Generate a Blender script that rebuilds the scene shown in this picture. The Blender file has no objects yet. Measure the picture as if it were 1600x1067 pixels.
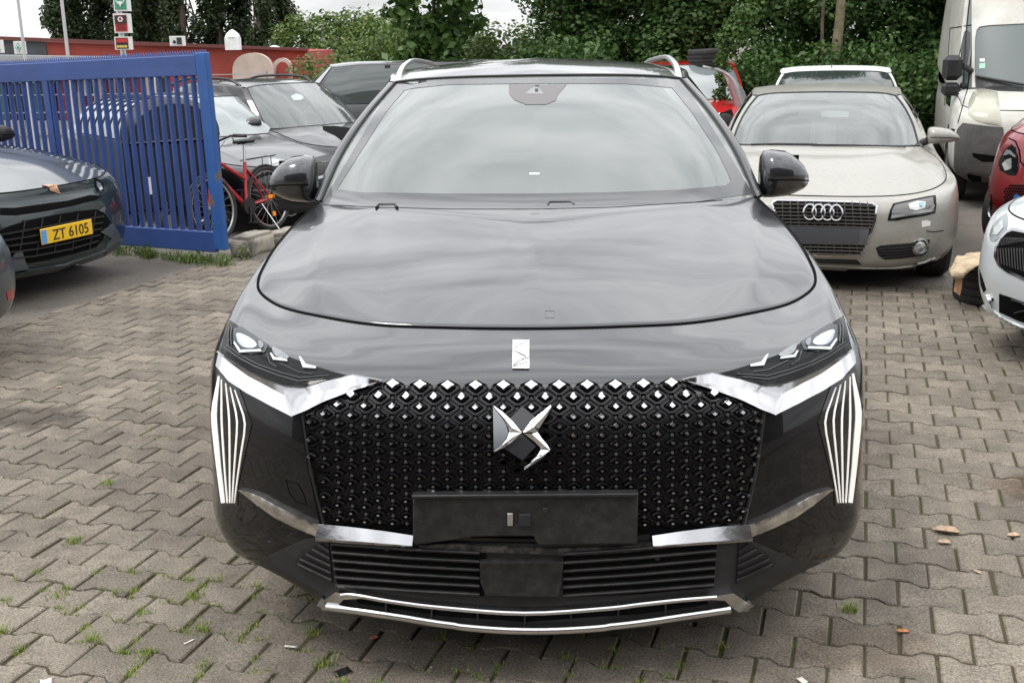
import bpy, bmesh, math, random
from math import radians, sin, cos, pi, sqrt
from mathutils import Vector, Matrix, geometry, noise
from mathutils.bvhtree import BVHTree
random.seed(7)
S = bpy.context.scene
COL = S.collection

# ------------------------------------------------------------------ camera
TH = radians(14.94); FPX = 1750.0; CH = 1.72; ROLL = radians(.85)
CF = Vector((0, cos(TH), -sin(TH))); _U = Vector((0, sin(TH), cos(TH))); _R = Vector((1, 0, 0))
CR = cos(ROLL)*_R - sin(ROLL)*_U
CU = sin(ROLL)*_R + cos(ROLL)*_U
CO = Vector((0, 0, CH))
cam_d = bpy.data.cameras.new('camera'); cam = bpy.data.objects.new('camera', cam_d); COL.objects.link(cam)
cam_d.sensor_width = 36; cam_d.lens = 36*FPX/1600; cam_d.clip_end = 600; cam_d.clip_start = .05
cam.matrix_world = Matrix(((CR.x, CU.x, -CF.x, 0), (CR.y, CU.y, -CF.y, 0), (CR.z, CU.z, -CF.z, CH), (0, 0, 0, 1)))
S.camera = cam
S.view_settings.view_transform = 'Standard'; S.view_settings.look = 'None'
S.view_settings.exposure = 0.42; S.view_settings.gamma = 1.0

# ------------------------------------------------------------------ world: overcast sky
W = bpy.data.worlds.new('World'); S.world = W; W.use_nodes = True
nt = W.node_tree; nt.nodes.clear(); N = nt.nodes.new; L = nt.links.new
SUN_EL, SUN_AZ = radians(61), radians(246)
sky = N('ShaderNodeTexSky'); sky.sky_type = 'NISHITA'; sky.sun_disc = False
sky.sun_elevation = SUN_EL; sky.sun_rotation = SUN_AZ
b1 = N('ShaderNodeBackground'); b1.inputs[1].default_value = .10; L(sky.outputs[0], b1.inputs[0])
tc = N('ShaderNodeTexCoord')
mp = N('ShaderNodeMapping'); mp.inputs['Scale'].default_value = (1.0, 1.0, 4.5); L(tc.outputs['Generated'], mp.inputs[0])
nz = N('ShaderNodeTexNoise'); nz.inputs['Scale'].default_value = 3.1; nz.inputs['Detail'].default_value = 9; nz.inputs['Roughness'].default_value = .58
nz.inputs['Distortion'].default_value = 0
L(mp.outputs[0], nz.inputs[0])
cr_ = N('ShaderNodeValToRGB'); e = cr_.color_ramp.elements
e[0].position = .36; e[0].color = (.50, .51, .53, 1); e[1].position = .64; e[1].color = (1.0, 1.0, 1.0, 1)
L(nz.outputs[0], cr_.inputs[0])
sx_ = N('ShaderNodeSeparateXYZ'); L(tc.outputs['Generated'], sx_.inputs[0])
zr_ = N('ShaderNodeMapRange'); zr_.inputs[1].default_value = 0; zr_.inputs[2].default_value = .75; zr_.inputs[3].default_value = 1.0; zr_.inputs[4].default_value = 2.3; L(sx_.outputs['Z'], zr_.inputs[0])
b2 = N('ShaderNodeBackground'); L(cr_.outputs[0], b2.inputs[0]); L(zr_.outputs[0], b2.inputs[1])
mx = N('ShaderNodeMixShader'); mx.inputs[0].default_value = .9
L(b1.outputs[0], mx.inputs[1]); L(b2.outputs[0], mx.inputs[2])
wo = N('ShaderNodeOutputWorld'); L(mx.outputs[0], wo.inputs[0])

sd = bpy.data.lights.new('sun', 'SUN'); sd.energy = 1.1; sd.angle = radians(14); sd.color = (1, .96, .9)
sun = bpy.data.objects.new('sun', sd); COL.objects.link(sun)
# sky sun_rotation is measured clockwise from +Y
_sd = Vector((sin(SUN_AZ)*cos(SUN_EL), cos(SUN_AZ)*cos(SUN_EL), sin(SUN_EL)))
sun.rotation_euler = _sd.to_track_quat('Z', 'Y').to_euler()

# ------------------------------------------------------------------ picking helpers
def ray(px, py):
    return CF + CR*((px-800)/FPX) + CU*((533.5-py)/FPX)
def G(px, py, z=0.0):
    d = ray(px, py); return CO + d*((z-CH)/d.z)
def to_px(p):
    d = Vector(p)-CO; w = d.dot(CF); return 800+FPX*d.dot(CR)/w, 533.5-FPX*d.dot(CU)/w
def PY(px, py, Y):
    d = ray(px, py); return CO + d*(Y/d.y)

# ------------------------------------------------------------------ materials
MATS = {}
def mat(name, col, rough=.5, metal=0.0, coat=0.0, spec=.5, emit=None, es=1.0, var=0.0, vscale=8.0, bump=0.0, bscale=60.0, col2=None, rvar=0.0, detail=5, coord='Object', cr=.03, vpos=(.35,.65), cior=1.5):
    if name in MATS: return MATS[name]
    m = bpy.data.materials.new(name); m.use_nodes = True
    t = m.node_tree; b = t.nodes['Principled BSDF']; n = t.nodes.new; l = t.links.new
    b.inputs['Base Color'].default_value = (*col, 1); b.inputs['Roughness'].default_value = rough
    b.inputs['Metallic'].default_value = metal; b.inputs['Coat Weight'].default_value = coat
    b.inputs['Coat Roughness'].default_value = cr; b.inputs['Coat IOR'].default_value = cior; b.inputs['Specular IOR Level'].default_value = spec
    if emit: b.inputs['Emission Color'].default_value = (*emit, 1); b.inputs['Emission Strength'].default_value = es
    if var or col2 or bump or rvar:
        c = n('ShaderNodeTexCoord')
    if var or col2:
        z = n('ShaderNodeTexNoise'); z.inputs['Scale'].default_value = vscale; z.inputs['Detail'].default_value = detail
        z.inputs['Roughness'].default_value = .6
        l(c.outputs[coord], z.inputs[0])
        r = n('ShaderNodeValToRGB'); r.color_ramp.elements[0].position = vpos[0]; r.color_ramp.elements[1].position = vpos[1]
        k2 = col2 if col2 else tuple(x*(1-var) for x in col)
        k1 = col if col2 else tuple(min(1, x*(1+var)) for x in col)
        r.color_ramp.elements[0].color = (*k2, 1); r.color_ramp.elements[1].color = (*k1, 1)
        l(z.outputs[0], r.inputs[0]); l(r.outputs[0], b.inputs['Base Color'])
        if rvar:
            mr = n('ShaderNodeMapRange'); mr.inputs[3].default_value = rough-rvar; mr.inputs[4].default_value = rough+rvar
            l(z.outputs[0], mr.inputs[0]); l(mr.outputs[0], b.inputs['Roughness'])
    if bump:
        z2 = n('ShaderNodeTexNoise'); z2.inputs['Scale'].default_value = bscale; z2.inputs['Detail'].default_value = 4
        l(c.outputs[coord], z2.inputs[0])
        bp = n('ShaderNodeBump'); bp.inputs['Strength'].default_value = bump; bp.inputs['Distance'].default_value = .01
        l(z2.outputs[0], bp.inputs['Height']); l(bp.outputs[0], b.inputs['Normal'])
    MATS[name] = m
    return m
def glass_mat(name, tint=(.62, .70, .68), dust=.10, dustc=(.5, .55, .54), refl=1.6):
    m = bpy.data.materials.new(name); m.use_nodes = True; t = m.node_tree; t.nodes.clear(); n = t.nodes.new; l = t.links.new
    tr = n('ShaderNodeBsdfTransparent'); tr.inputs[0].default_value = (*tint, 1)
    gl = n('ShaderNodeBsdfGlossy'); gl.inputs['Roughness'].default_value = .03
    df = n('ShaderNodeBsdfDiffuse'); df.inputs[0].default_value = (*dustc, 1)
    fr = n('ShaderNodeFresnel'); fr.inputs[0].default_value = 1.5
    mu = n('ShaderNodeMath'); mu.operation = 'MULTIPLY'; mu.inputs[1].default_value = refl; mu.use_clamp = True; l(fr.outputs[0], mu.inputs[0])
    m1 = n('ShaderNodeMixShader'); m1.inputs[0].default_value = dust; l(tr.outputs[0], m1.inputs[1]); l(df.outputs[0], m1.inputs[2])
    m2 = n('ShaderNodeMixShader'); l(mu.outputs[0], m2.inputs[0]); l(m1.outputs[0], m2.inputs[1]); l(gl.outputs[0], m2.inputs[2])
    o = n('ShaderNodeOutputMaterial'); l(m2.outputs[0], o.inputs[0])
    return m
M_CHROME = mat('chrome', (.46, .46, .47), .13, 1.0, bump=.05, bscale=20)
M_CHROME_D = mat('worn_chrome', (.62, .60, .58), .2, 1.0, var=.35, vscale=14)
M_SATIN = mat('satin_metal', (.62, .63, .64), .28, 1.0)
M_RUBBER = mat('rubber', (.022, .022, .022), .75, bump=.3, bscale=120, var=.3)
M_BLACK = mat('black_plastic', (.013, .013, .014), .45, var=.3, vscale=30)
M_MATT = mat('matt_black_plastic', (.025, .025, .027), .5, var=.25, vscale=18, bump=.08, bscale=400)
M_DUSTY = mat('dusty_black_plastic', (.034, .033, .031), .55, col2=(.012, .012, .012), vscale=26, vpos=(.4, .7))
M_PIANO = mat('gloss_black', (.006, .006, .007), .08, coat=.6, spec=.5)
M_VOID = mat('dark_cavity', (.004, .004, .004), .9, spec=.1)
M_DARKGLASS = mat('dark_glass', (.006, .007, .007), .05, spec=.18)
M_SEAT = mat('seat_fabric', (.05, .05, .052), .8, var=.2)
M_CREAM = mat('light_reflector', (.50, .51, .52), .2, .8)
M_LEDW = mat('daytime_light', (.80, .80, .78), .3, emit=(1, .95, .86), es=.30)
M_LEDH = mat('headlamp_lens', (.50, .55, .60), .22, .75, emit=(.85, .93, 1), es=.06)
M_RED = mat('red_lamp', (.4, .01, .01), .15, coat=.5)
M_AMBER = mat('amber_reflector', (.8, .25, .01), .3, emit=(.9, .3, .02), es=.15)
M_WHITE = mat('white_plastic', (.75, .75, .73), .5, var=.08)

# ------------------------------------------------------------------ mesh helpers
def tag(o, label=None, cat=None, group=None, kind=None):
    if label: o['label'] = label
    if cat: o['category'] = cat
    if group: o['group'] = group
    if kind: o['kind'] = kind
    return o
def mk(name, V, F, m, parent=None, smooth=True, mats=None, fm=None, recalc=False, weld=0, auto=None):
    me = bpy.data.meshes.new(name); me.from_pydata([tuple(v) for v in V], [], F)
    for x in (mats or [m]): me.materials.append(x)
    if fm: me.polygons.foreach_set('material_index', fm)
    if recalc or weld:
        b = bmesh.new(); b.from_mesh(me)
        if weld: bmesh.ops.remove_doubles(b, verts=b.verts, dist=weld)
        if recalc: bmesh.ops.recalc_face_normals(b, faces=b.faces)
        b.to_mesh(me); b.free()
    if smooth: me.polygons.foreach_set('use_smooth', [True]*len(me.polygons))
    if auto: me.set_sharp_from_angle(angle=radians(auto))
    me.update()
    o = bpy.data.objects.new(name, me); COL.objects.link(o)
    if parent: o.parent = parent
    return o
def empty(name, loc, rz=0, parent=None):
    o = bpy.data.objects.new(name, None); COL.objects.link(o); o.location = loc; o.rotation_euler = (0, 0, rz)
    o.empty_display_size = .2
    if parent: o.parent = parent
    return o
class MB:
    def __init__(s): s.V = []; s.F = []; s.M = []
    def add(s, V, F, k=0):
        n = len(s.V); s.V += [Vector(v) for v in V]; s.F += [tuple(i+n for i in f) for f in F]; s.M += [k]*len(F); return s
    def box(s, c, d, rz=0, k=0, mtx=None, bev=0):
        x, y, z = (q/2 for q in d); c = Vector(c)
        b = min(bev, x*.9, y*.9, z*.9)
        if b > 0:
            V = []; 
            for sx in (-1, 1):
                for sy in (-1, 1):
                    for sz in (-1, 1):
                        V += [Vector((sx*(x-b), sy*(y-b), sz*z)), Vector((sx*x, sy*(y-b), sz*(z-b))), Vector((sx*(x-b), sy*y, sz*(z-b)))]
            bm = bmesh.new(); vs = [bm.verts.new(v) for v in V]; r = bmesh.ops.convex_hull(bm, input=vs)
            bm.verts.index_update(); V = [v.co.copy() for v in bm.verts]; F = [tuple(v.index for v in f.verts) for f in bm.faces]; bm.free()
        else:
            V = [Vector((i*x, j*y, q*z)) for i in (-1, 1) for j in (-1, 1) for q in (-1, 1)]
            F = [(0, 1, 3, 2), (4, 6, 7, 5), (0, 4, 5, 1), (2, 3, 7, 6), (0, 2, 6, 4), (1, 5, 7, 3)]
        R = Matrix.Rotation(rz, 3, 'Z') if mtx is None else mtx
        return s.add([c + R @ v for v in V], F, k)
    def tube(s, pts, r, seg=10, k=0, cap=True, closed=False):
        pts = [Vector(p) for p in pts]; n = len(pts); rr = r if isinstance(r, (list, tuple)) else [r]*n
        V = []; up = None
        for i, p in enumerate(pts):
            a = pts[(i-1) % n] if (i or closed) else p; b = pts[(i+1) % n] if (i < n-1 or closed) else p
            t = (b-a).normalized()
            if up is None:
                up = t.orthogonal().normalized()
            up = (up - t*up.dot(t)); up = up.normalized() if up.length > 1e-6 else t.orthogonal().normalized()
            sd_ = t.cross(up)
            V += [p + (up*cos(2*pi*j/seg) + sd_*sin(2*pi*j/seg))*rr[i] for j in range(seg)]
        F = []
        for i in range(n if closed else n-1):
            for j in range(seg):
                a, b = i*seg+j, i*seg+(j+1) % seg; c, d = ((i+1) % n)*seg+(j+1) % seg, ((i+1) % n)*seg+j
                F.append((a, b, c, d))
        if cap and not closed: F += [tuple(range(seg))[::-1], tuple(range((n-1)*seg, n*seg))]
        return s.add(V, F, k)
    def lathe(s, prof, c, axis='x', seg=32, k=0, mtx=None):
        # prof: (radius, along)
        V = []; n = len(prof); c = Vector(c)
        for r, a in prof:
            for j in range(seg):
                t = 2*pi*j/seg
                v = {'x': Vector((a, r*cos(t), r*sin(t))), 'y': Vector((r*cos(t), a, r*sin(t))), 'z': Vector((r*cos(t), r*sin(t), a))}[axis]
                V.append(c + (mtx @ v if mtx else v))
        F = [(i*seg+j, i*seg+(j+1) % seg, (i+1)*seg+(j+1) % seg, (i+1)*seg+j) for i in range(n-1) for j in range(seg)]
        return s.add(V, F, k)
    def prism(s, poly, d, k=0):
        # poly: list of Vectors (planar), extruded by vector d
        n = len(poly); d = Vector(d); V = [Vector(p) for p in poly] + [Vector(p)+d for p in poly]
        F = [tuple(range(n)), tuple(range(n, 2*n))[::-1]] + [(i, i+n, (i+1) % n+n, (i+1) % n) for i in range(n)]
        return s.add(V, F, k)
    def build(s, name, m, parent=None, smooth=True, auto=35, mats=None, recalc=True, weld=0):
        return mk(name, s.V, s.F, m, parent, smooth, mats, s.M if mats else None, recalc, weld, auto)
def crv(pts, n):
    """n+1 points evenly in arc length along a Catmull-Rom curve through pts"""
    P = [Vector(p) for p in pts]
    if len(P) == 2: return [P[0].lerp(P[1], i/n) for i in range(n+1)]
    Q = [2*P[0]-P[1]] + P + [2*P[-1]-P[-2]]
    D = []
    for i in range(1, len(Q)-2):
        p0, p1, p2, p3 = Q[i-1:i+3]
        # centripetal-ish: plain uniform with limited tangents
        l = (p2-p1).length
        def tg(a, b, c):
            d = (c-a); 
            if d.length < 1e-9: return Vector((0, 0, 0))
            return d.normalized()*l
        m1 = tg(p0, p1, p2); m2 = tg(p1, p2, p3)
        for k in range(12):
            t = k/12; h = (2*t**3-3*t*t+1, t**3-2*t*t+t, -2*t**3+3*t*t, t**3-t*t)
            D.append(p1*h[0]+m1*h[1]+p2*h[2]+m2*h[3])
    D.append(P[-1])
    acc = [0]
    for a, b in zip(D, D[1:]): acc.append(acc[-1]+(b-a).length)
    T = acc[-1]; out = []; j = 0
    for i in range(n+1):
        t = T*i/n
        while j < len(acc)-2 and acc[j+1] < t: j += 1
        q = (t-acc[j])/max(1e-9, acc[j+1]-acc[j]); out.append(D[j].lerp(D[j+1], min(1, q)))
    return out
def gridfaces(nu, nv, flip=False):
    F = []
    for j in range(nv):
        for i in range(nu):
            a = j*(nu+1)+i; f = (a, a+1, a+nu+2, a+nu+1)
            F.append(f[::-1] if flip else f)
    return F
def coons(v0, v1, u0, u1, nu, nv, bulge=None):
    """v0,v1: bottom/top curves (u direction); u0,u1: left/right curves (v direction)"""
    A = crv(v0, nu); B = crv(v1, nu); C = crv(u0, nv); D = crv(u1, nv); V = []
    for j in range(nv+1):
        v = j/nv
        for i in range(nu+1):
            u = i/nu
            p = A[i]*(1-v)+B[i]*v + C[j]*(1-u)+D[j]*u - (A[0]*(1-u)*(1-v)+A[nu]*u*(1-v)+B[0]*(1-u)*v+B[nu]*u*v)
            if bulge: p = p + bulge(u, v)
            V.append(p)
    return V, gridfaces(nu, nv)
def mirx(V, F):
    n = len(V); return V+[Vector((-v.x, v.y, v.z)) for v in V], F+[tuple(i+n for i in f)[::-1] for f in F]
def rows_patch(rows, nseg, ncol):
    """rows of 3D control curves -> dense grid; columns matched by control index"""
    R = []
    for r in rows:
        P = [Vector(p) for p in r]; Q = [Vector((-P[1].x, P[1].y, P[1].z))] + P + [Vector((-P[-2].x, P[-2].y, P[-2].z))]
        o = []
        for i in range(1, len(Q)-2):
            p0, p1, p2, p3 = Q[i-1:i+3]; l0, l1, l2 = (p1-p0).length+1e-6, (p2-p1).length+1e-6, (p3-p2).length+1e-6
            m1 = ((p2-p1)/l1*l0 + (p1-p0)/l0*l1)/(l0+l1)*l1; m2 = ((p3-p2)/l2*l1 + (p2-p1)/l1*l2)/(l1+l2)*l1
            for k in range(ncol):
                t = k/ncol; h = (2*t**3-3*t*t+1, t**3-2*t*t+t, -2*t**3+3*t*t, t**3-t*t)
                o.append(p1*h[0]+m1*h[1]+p2*h[2]+m2*h[3])
        o.append(P[-1]); R.append(o)
    nc = len(R[0]); out = []
    for i in range(len(R)-1):
        for k in range(nseg):
            t = k/nseg; h = (2*t**3-3*t*t+1, t**3-2*t*t+t, -2*t**3+3*t*t, t**3-t*t)
            row = []
            for c in range(nc):
                p1, p2 = R[i][c], R[i+1][c]; p0 = R[i-1][c] if i else 2*p1-p2; p3 = R[i+2][c] if i < len(R)-2 else 2*p2-p1
                l0, l1, l2 = (p1-p0).length+1e-6, (p2-p1).length+1e-6, (p3-p2).length+1e-6
                m1 = ((p2-p1)/l1*l0 + (p1-p0)/l0*l1)/(l0+l1)*l1; m2 = ((p3-p2)/l2*l1 + (p2-p1)/l1*l2)/(l1+l2)*l1
                row.append(p1*h[0]+m1*h[1]+p2*h[2]+m2*h[3])
            out.append(row)
    out.append(R[-1])
    V = [p for r in out for p in r]
    return V, gridfaces(nc-1, len(out)-1), nc

# ------------------------------------------------------------------ car toolkit
class Car:
    def __init__(s, name, loc, rz, label, cat='car', group=None):
        s.root = empty(name, loc, rz); tag(s.root, label, cat, group)
        s.loc = Vector(loc); s.R = Matrix.Rotation(rz, 3, 'Z'); s.Ri = s.R.transposed()
        s.sv = []; s.sf = []; s.tree = None
    def shell(s, V, F):
        n = len(s.sv); s.sv += [Vector(v) for v in V]; s.sf += [tuple(i+n for i in f) for f in F]; s.tree = None
    def bvh(s):
        if s.tree is None:
            s.tree = BVHTree.FromPolygons(s.sv, s.sf); s.vn = [Vector() for _ in s.sv]
            for f in s.sf:
                a = s.sv[f[2]]-s.sv[f[0]]; b = s.sv[f[3 % len(f)]]-s.sv[f[1]]; c = a.cross(b)
                for i in f: s.vn[i] += c
        return s.tree
    def sn(s, h, i, n, d):
        f = s.sf[i]; a = Vector(); 
        for k in f:
            v = s.vn[k]
            if v.length > 1e-12: a += v.normalized()/((s.sv[k]-h).length+1e-4)
        if a.length < 1e-9: a = n
        a = a.normalized()
        if a.dot(n) < 0: a = -a
        if n.dot(d) > 0: a = -a
        return a
    def cast(s, o, d):
        h, n, i, dist = s.bvh().ray_cast(o, d)
        if h is None: return None
        return h, s.sn(h, i, n, d)
    def pick(s, px, py):
        o = s.Ri @ (CO - s.loc); d = (s.Ri @ ray(px, py)).normalized()
        r = s.cast(o, d)
        if r: return r
        # near miss: closest surface point to the ray at typical depth
        h, n, i, dist = s.bvh().find_nearest(o + d*s.near)
        for _ in range(4): h, n, i, dist = s.bvh().find_nearest(o + d*((h-o).dot(d)))
        return h, s.sn(h, i, n, d)
    def proj(s, x, z, view='front'):
        if view == 'front': return s.cast(Vector((x, -3, z)), Vector((0, 1, 0)))
        if view == 'left': return s.cast(Vector((-5, x, z)), Vector((1, 0, 0)))     # x is local y here
        if view == 'right': return s.cast(Vector((5, x, z)), Vector((-1, 0, 0)))
        if view == 'top': return s.cast(Vector((x, z, 5)), Vector((0, 0, -1)))
        if view == 'rear': return s.cast(Vector((x, 9, z)), Vector((0, -1, 0)))
    near = 3.0
def dens(poly, step, closed=True):
    o = []; n = len(poly)
    for i in range(n if closed else n-1):
        a = Vector(poly[i]); b = Vector(poly[(i+1) % n]); k = max(1, int(math.ceil((b-a).length/step)))
        o += [a.lerp(b, j/k) for j in range(k)]
    if not closed: o.append(Vector(poly[-1]))
    return o
def smooth_poly(pts, closed=False, n=4):
    P = [Vector(p) for p in pts]; m = len(P); o = []
    for i in range(m if closed else m-1):
        p1, p2 = P[i], P[(i+1) % m]
        p0 = P[(i-1) % m] if (closed or i) else p1; p3 = P[(i+2) % m] if (closed or i < m-2) else p2
        for k in range(n):
            t = k/n; o.append(.5*((2*p1)+(p2-p0)*t+(2*p0-5*p1+4*p2-p3)*t*t+(3*p1-p0-3*p2+p3)*t**3))
    if not closed: o.append(P[-1])
    return o
def inside(p, poly):
    c = False; n = len(poly); j = n-1
    for i in range(n):
        a, b = poly[i], poly[j]
        if (a[1] > p[1]) != (b[1] > p[1]) and p[0] < (b[0]-a[0])*(p[1]-a[1])/(b[1]-a[1])+a[0]: c = not c
        j = i
    return c
def decal(car, name, poly, m, off=.003, thick=.01, step=8, mirror=False, view=None, parent=None, dome=0.0, auto=40, both=True):
    """a panel whose outline is given in photo pixels (view None) or local metres, laid on the shell with real thickness"""
    poly = [Vector((p[0], p[1])) for p in poly]
    B = dens(poly, step); n = len(B)
    xs = [p.x for p in B]; ys = [p.y for p in B]; I = []
    x = min(xs)+step*.5
    while x < max(xs):
        y = min(ys)+step*.5
        while y < max(ys):
            p = Vector((x, y))
            if inside(p, B) and min((p-q).length_squared for q in B) > (step*.45)**2: I.append(p)
            y += step
        x += step
    r = geometry.delaunay_2d_cdt(B+I, [], [list(range(n))], 1, 1e-7)
    P2, E, T = r[0], r[1], r[2]
    H = []
    for p in P2:
        h = car.pick(p.x, p.y) if view is None else car.proj(p.x, p.y, view)
        H.append(h)
    ok = [h for h in H if h]
    if not ok: return None
    for i, h in enumerate(H):
        if h is None:
            q = min((k for k in range(len(H)) if H[k]), key=lambda k: (P2[k]-P2[i]).length_squared); H[i] = H[q]
    ec = {}
    for t in T:
        for i in range(len(t)):
            a, b = t[i], t[(i+1) % len(t)]; ec.setdefault((min(a, b), max(a, b)), []).append((a, b))
    bd = [v[0] for v in ec.values() if len(v) == 1]; bs = {i for e_ in bd for i in e_}
    top = []; dw = step*1.6
    for i, h in enumerate(H):
        if i in bs or not dome: q = 0
        else:
            dd = sqrt(min((P2[i]-w).length_squared for w in B)); q = min(1, dd/dw); q = q*(2-q)
        k = off + dome*q
        top.append(h[0]+h[1]*k)
    bot = [h[0]-h[1]*thick for h in H]; k = len(top)
    V = top+bot; F = [tuple(t) for t in T] + [(b, a, a+k, b+k) for a, b in bd]
    out = [mk(name, V, F, m, parent or car.root, recalc=True, auto=auto)]
    if mirror: out.append(mk(name, [Vector((-v.x, v.y, v.z)) for v in V], [f[::-1] for f in F], m, (parent if parent else car.root), recalc=True, auto=auto))
    return out[0] if not mirror else out
def band(pts, w):
    """polyline (2D) with width(s) -> polygon"""
    P = [Vector(p[:2]) for p in pts]; n = len(P); ws = w if isinstance(w, (list, tuple)) else [w]*n; A = []; Bq = []
    for i, p in enumerate(P):
        t = (P[min(n-1, i+1)]-P[max(0, i-1)]).normalized(); nn = Vector((-t.y, t.x)); A.append(p+nn*ws[i]/2); Bq.append(p-nn*ws[i]/2)
    return A+Bq[::-1]
def rail(car, name, pts, r, m, off=0.0, mirror=False, view=None, step=8, seg=8, parent=None, k=None, mb=None):
    """tube laid along a pixel polyline on the shell"""
    D = dens(pts, step, False); P = []
    for p in D:
        h = car.pick(p.x, p.y) if view is None else car.proj(p.x, p.y, view)
        if h: P.append(h[0]+h[1]*off)
    if len(P) < 2: return None
    own = mb is None; mb = mb or MB()
    mb.tube(P, r, seg)
    if mirror and own:
        a = mb.build(name, m, parent or car.root); b = MB().tube([(-p.x, p.y, p.z) for p in P], r, seg).build(name, m, parent or car.root); return a, b
    if mirror: mb.tube([(-p.x, p.y, p.z) for p in P], r, seg)
    if own: return mb.build(name, m, parent or car.root)
def ribbon(car, name, pts, ws_, m, off=.004, th=.003, mirror=0, parent=None, off2=None, dome=.0015):
    """narrow strip laid on the shell: centre line and width given in photo pixels"""
    P = [Vector(p) for p in pts]; n = len(P); L0 = []; 
    for i, p in enumerate(P):
        t = (P[min(n-1, i+1)]-P[max(0, i-1)]).normalized(); nn = Vector((-t.y, t.x))*ws_[i]/2
        a, b = car.pick(*(p+nn)), car.pick(*(p-nn)); L0.append((a[0]+a[1]*off, b[0]+b[1]*(off if off2 is None else off2), (a[1]+b[1]).normalized()))
    for _ in range(1):
        L1 = [L0[0]]+[tuple((L0[i-1][k]+L0[i][k]*2+L0[i+1][k])/4 for k in range(3)) for i in range(1, n-1)]+[L0[-1]]; L0 = L1
    V = []
    for a, b, nm in L0: V += [a, a.lerp(b, .5)+nm*dome, b, b-nm*th, a-nm*th]
    V = [Vector(((-1 if mirror else 1)*v.x, v.y, v.z)) for v in V]
    F = [(5*i+j, 5*i+(j+1) % 5, 5*i+5+(j+1) % 5, 5*i+5+j) for i in range(n-1) for j in range(5)]+[(0, 1, 2, 3, 4), tuple(5*n-5+k for k in range(5))]
    return mk(name, V, F, m, parent or car.root, recalc=True, auto=65)
def facets(car, name, lines, offs, m, mirror=0, parent=None, sub=3, th=.012, auto=25):
    """strip with sharp long folds: several pixel polylines of equal length, each lifted by its own offset"""
    rows_ = []
    for ln, o in zip(lines, offs):
        P = [Vector(p) for p in ln]; Q = []
        for a, b in zip(P, P[1:]): Q += [a.lerp(b, k/sub) for k in range(sub)]
        Q.append(P[-1]); R_ = []
        for i, q in enumerate(Q):
            h = car.pick(*q); R_.append(h[0]+h[1]*o)
        rows_.append(R_)
    rows_ = [[r[i]+Vector((0, th, 0)) for i in range(len(r))] for r in rows_[:1]] + rows_ + [[p+Vector((0, th, 0)) for p in rows_[-1]]]
    s = -1 if mirror else 1; V = [Vector((p.x*s, p.y, p.z)) for r in rows_ for p in r]
    return mk(name, V, gridfaces(len(rows_[0])-1, len(rows_)-1), m, parent or car.root, recalc=True, auto=auto)
def wheel(car, x, y, R=.34, w=.22, hub=M_SATIN, spokes=10, yaw=0, z=None):
    s = 1 if x > 0 else -1; z = R if z is None else z
    we = empty('wheel', (x, y, z), yaw, car.root)
    a = w/2
    MB().lathe([(R*.66, -a*.9), (R*.72, -a), (R*.93, -a), (R, -a*.72), (R, -a*.3), (R*.985, -a*.27), (R, -a*.24), (R, a*.24), (R*.985, a*.27), (R, a*.3), (R, a*.72), (R*.93, a), (R*.72, a), (R*.66, a*.9)], (0, 0, 0), seg=36).build('tyre', M_RUBBER, we)
    r = MB().lathe([(R*.66, -a*.85), (R*.68, s*a*.95), (R*.63, s*a*.9), (R*.6, s*a*.3), (R*.58, -s*a*.5)], (0, 0, 0), seg=36)
    r.lathe([(0.001, s*a*.62), (R*.16, s*a*.6), (R*.18, s*a*.4)], (0, 0, 0), seg=16)
    for i in range(spokes):
        t = 2*pi*i/spokes; d = Vector((0, cos(t), sin(t))); q = Vector((s*a*.5, 0, 0))
        r.tube([q+d*R*.12, q+d*R*.64+Vector((s*.02, 0, 0))], [R*.05, R*.035], 6)
    r.build('rim', hub, we)
    MB().lathe([(0.001, -s*a*.2), (R*.57, -s*a*.2), (R*.57, -s*a*.3)], (0, 0, 0), seg=24).build('brake_disc', M_DUSTY, we)
    return we
def arch_cut(V, F, wheels, R, zc):
    """open round wheel arches in a body side grid"""
    ins = [False]*len(V)
    for i, v in enumerate(V):
        if abs(v.x) < .55: continue
        for yw in wheels:
            d = Vector((v.y-yw, v.z-zc))
            if d.length < R: ins[i] = yw+1e-9 if yw == 0 else yw
    F2 = [f for f in F if not all(ins[i] for i in f)]
    for f in F2:
        for i in f:
            if ins[i] and ins[i] is not True:
                yw = ins[i]; v = V[i]; d = Vector((v.y-yw, v.z-zc)); d = d.normalized()*R if d.length > 1e-4 else Vector((0, R))
                V[i] = Vector((v.x, yw+d.x, zc+d.y)); ins[i] = True if False else ins[i]
    return F2
def text_mesh(txt, size):
    cu = bpy.data.curves.new('t', 'FONT'); cu.body = txt; cu.size = size; cu.align_x = 'CENTER'; cu.align_y = 'CENTER'; cu.extrude = .001; cu.offset = 0
    o = bpy.data.objects.new('t', cu); COL.objects.link(o); dg = bpy.context.evaluated_depsgraph_get(); dg.update()
    me = bpy.data.meshes.new_from_object(o.evaluated_get(dg)); bpy.data.objects.remove(o)
    V = [v.co.copy() for v in me.vertices]; F = [tuple(p.vertices) for p in me.polygons]; bpy.data.meshes.remove(me)
    return V, F
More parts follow.
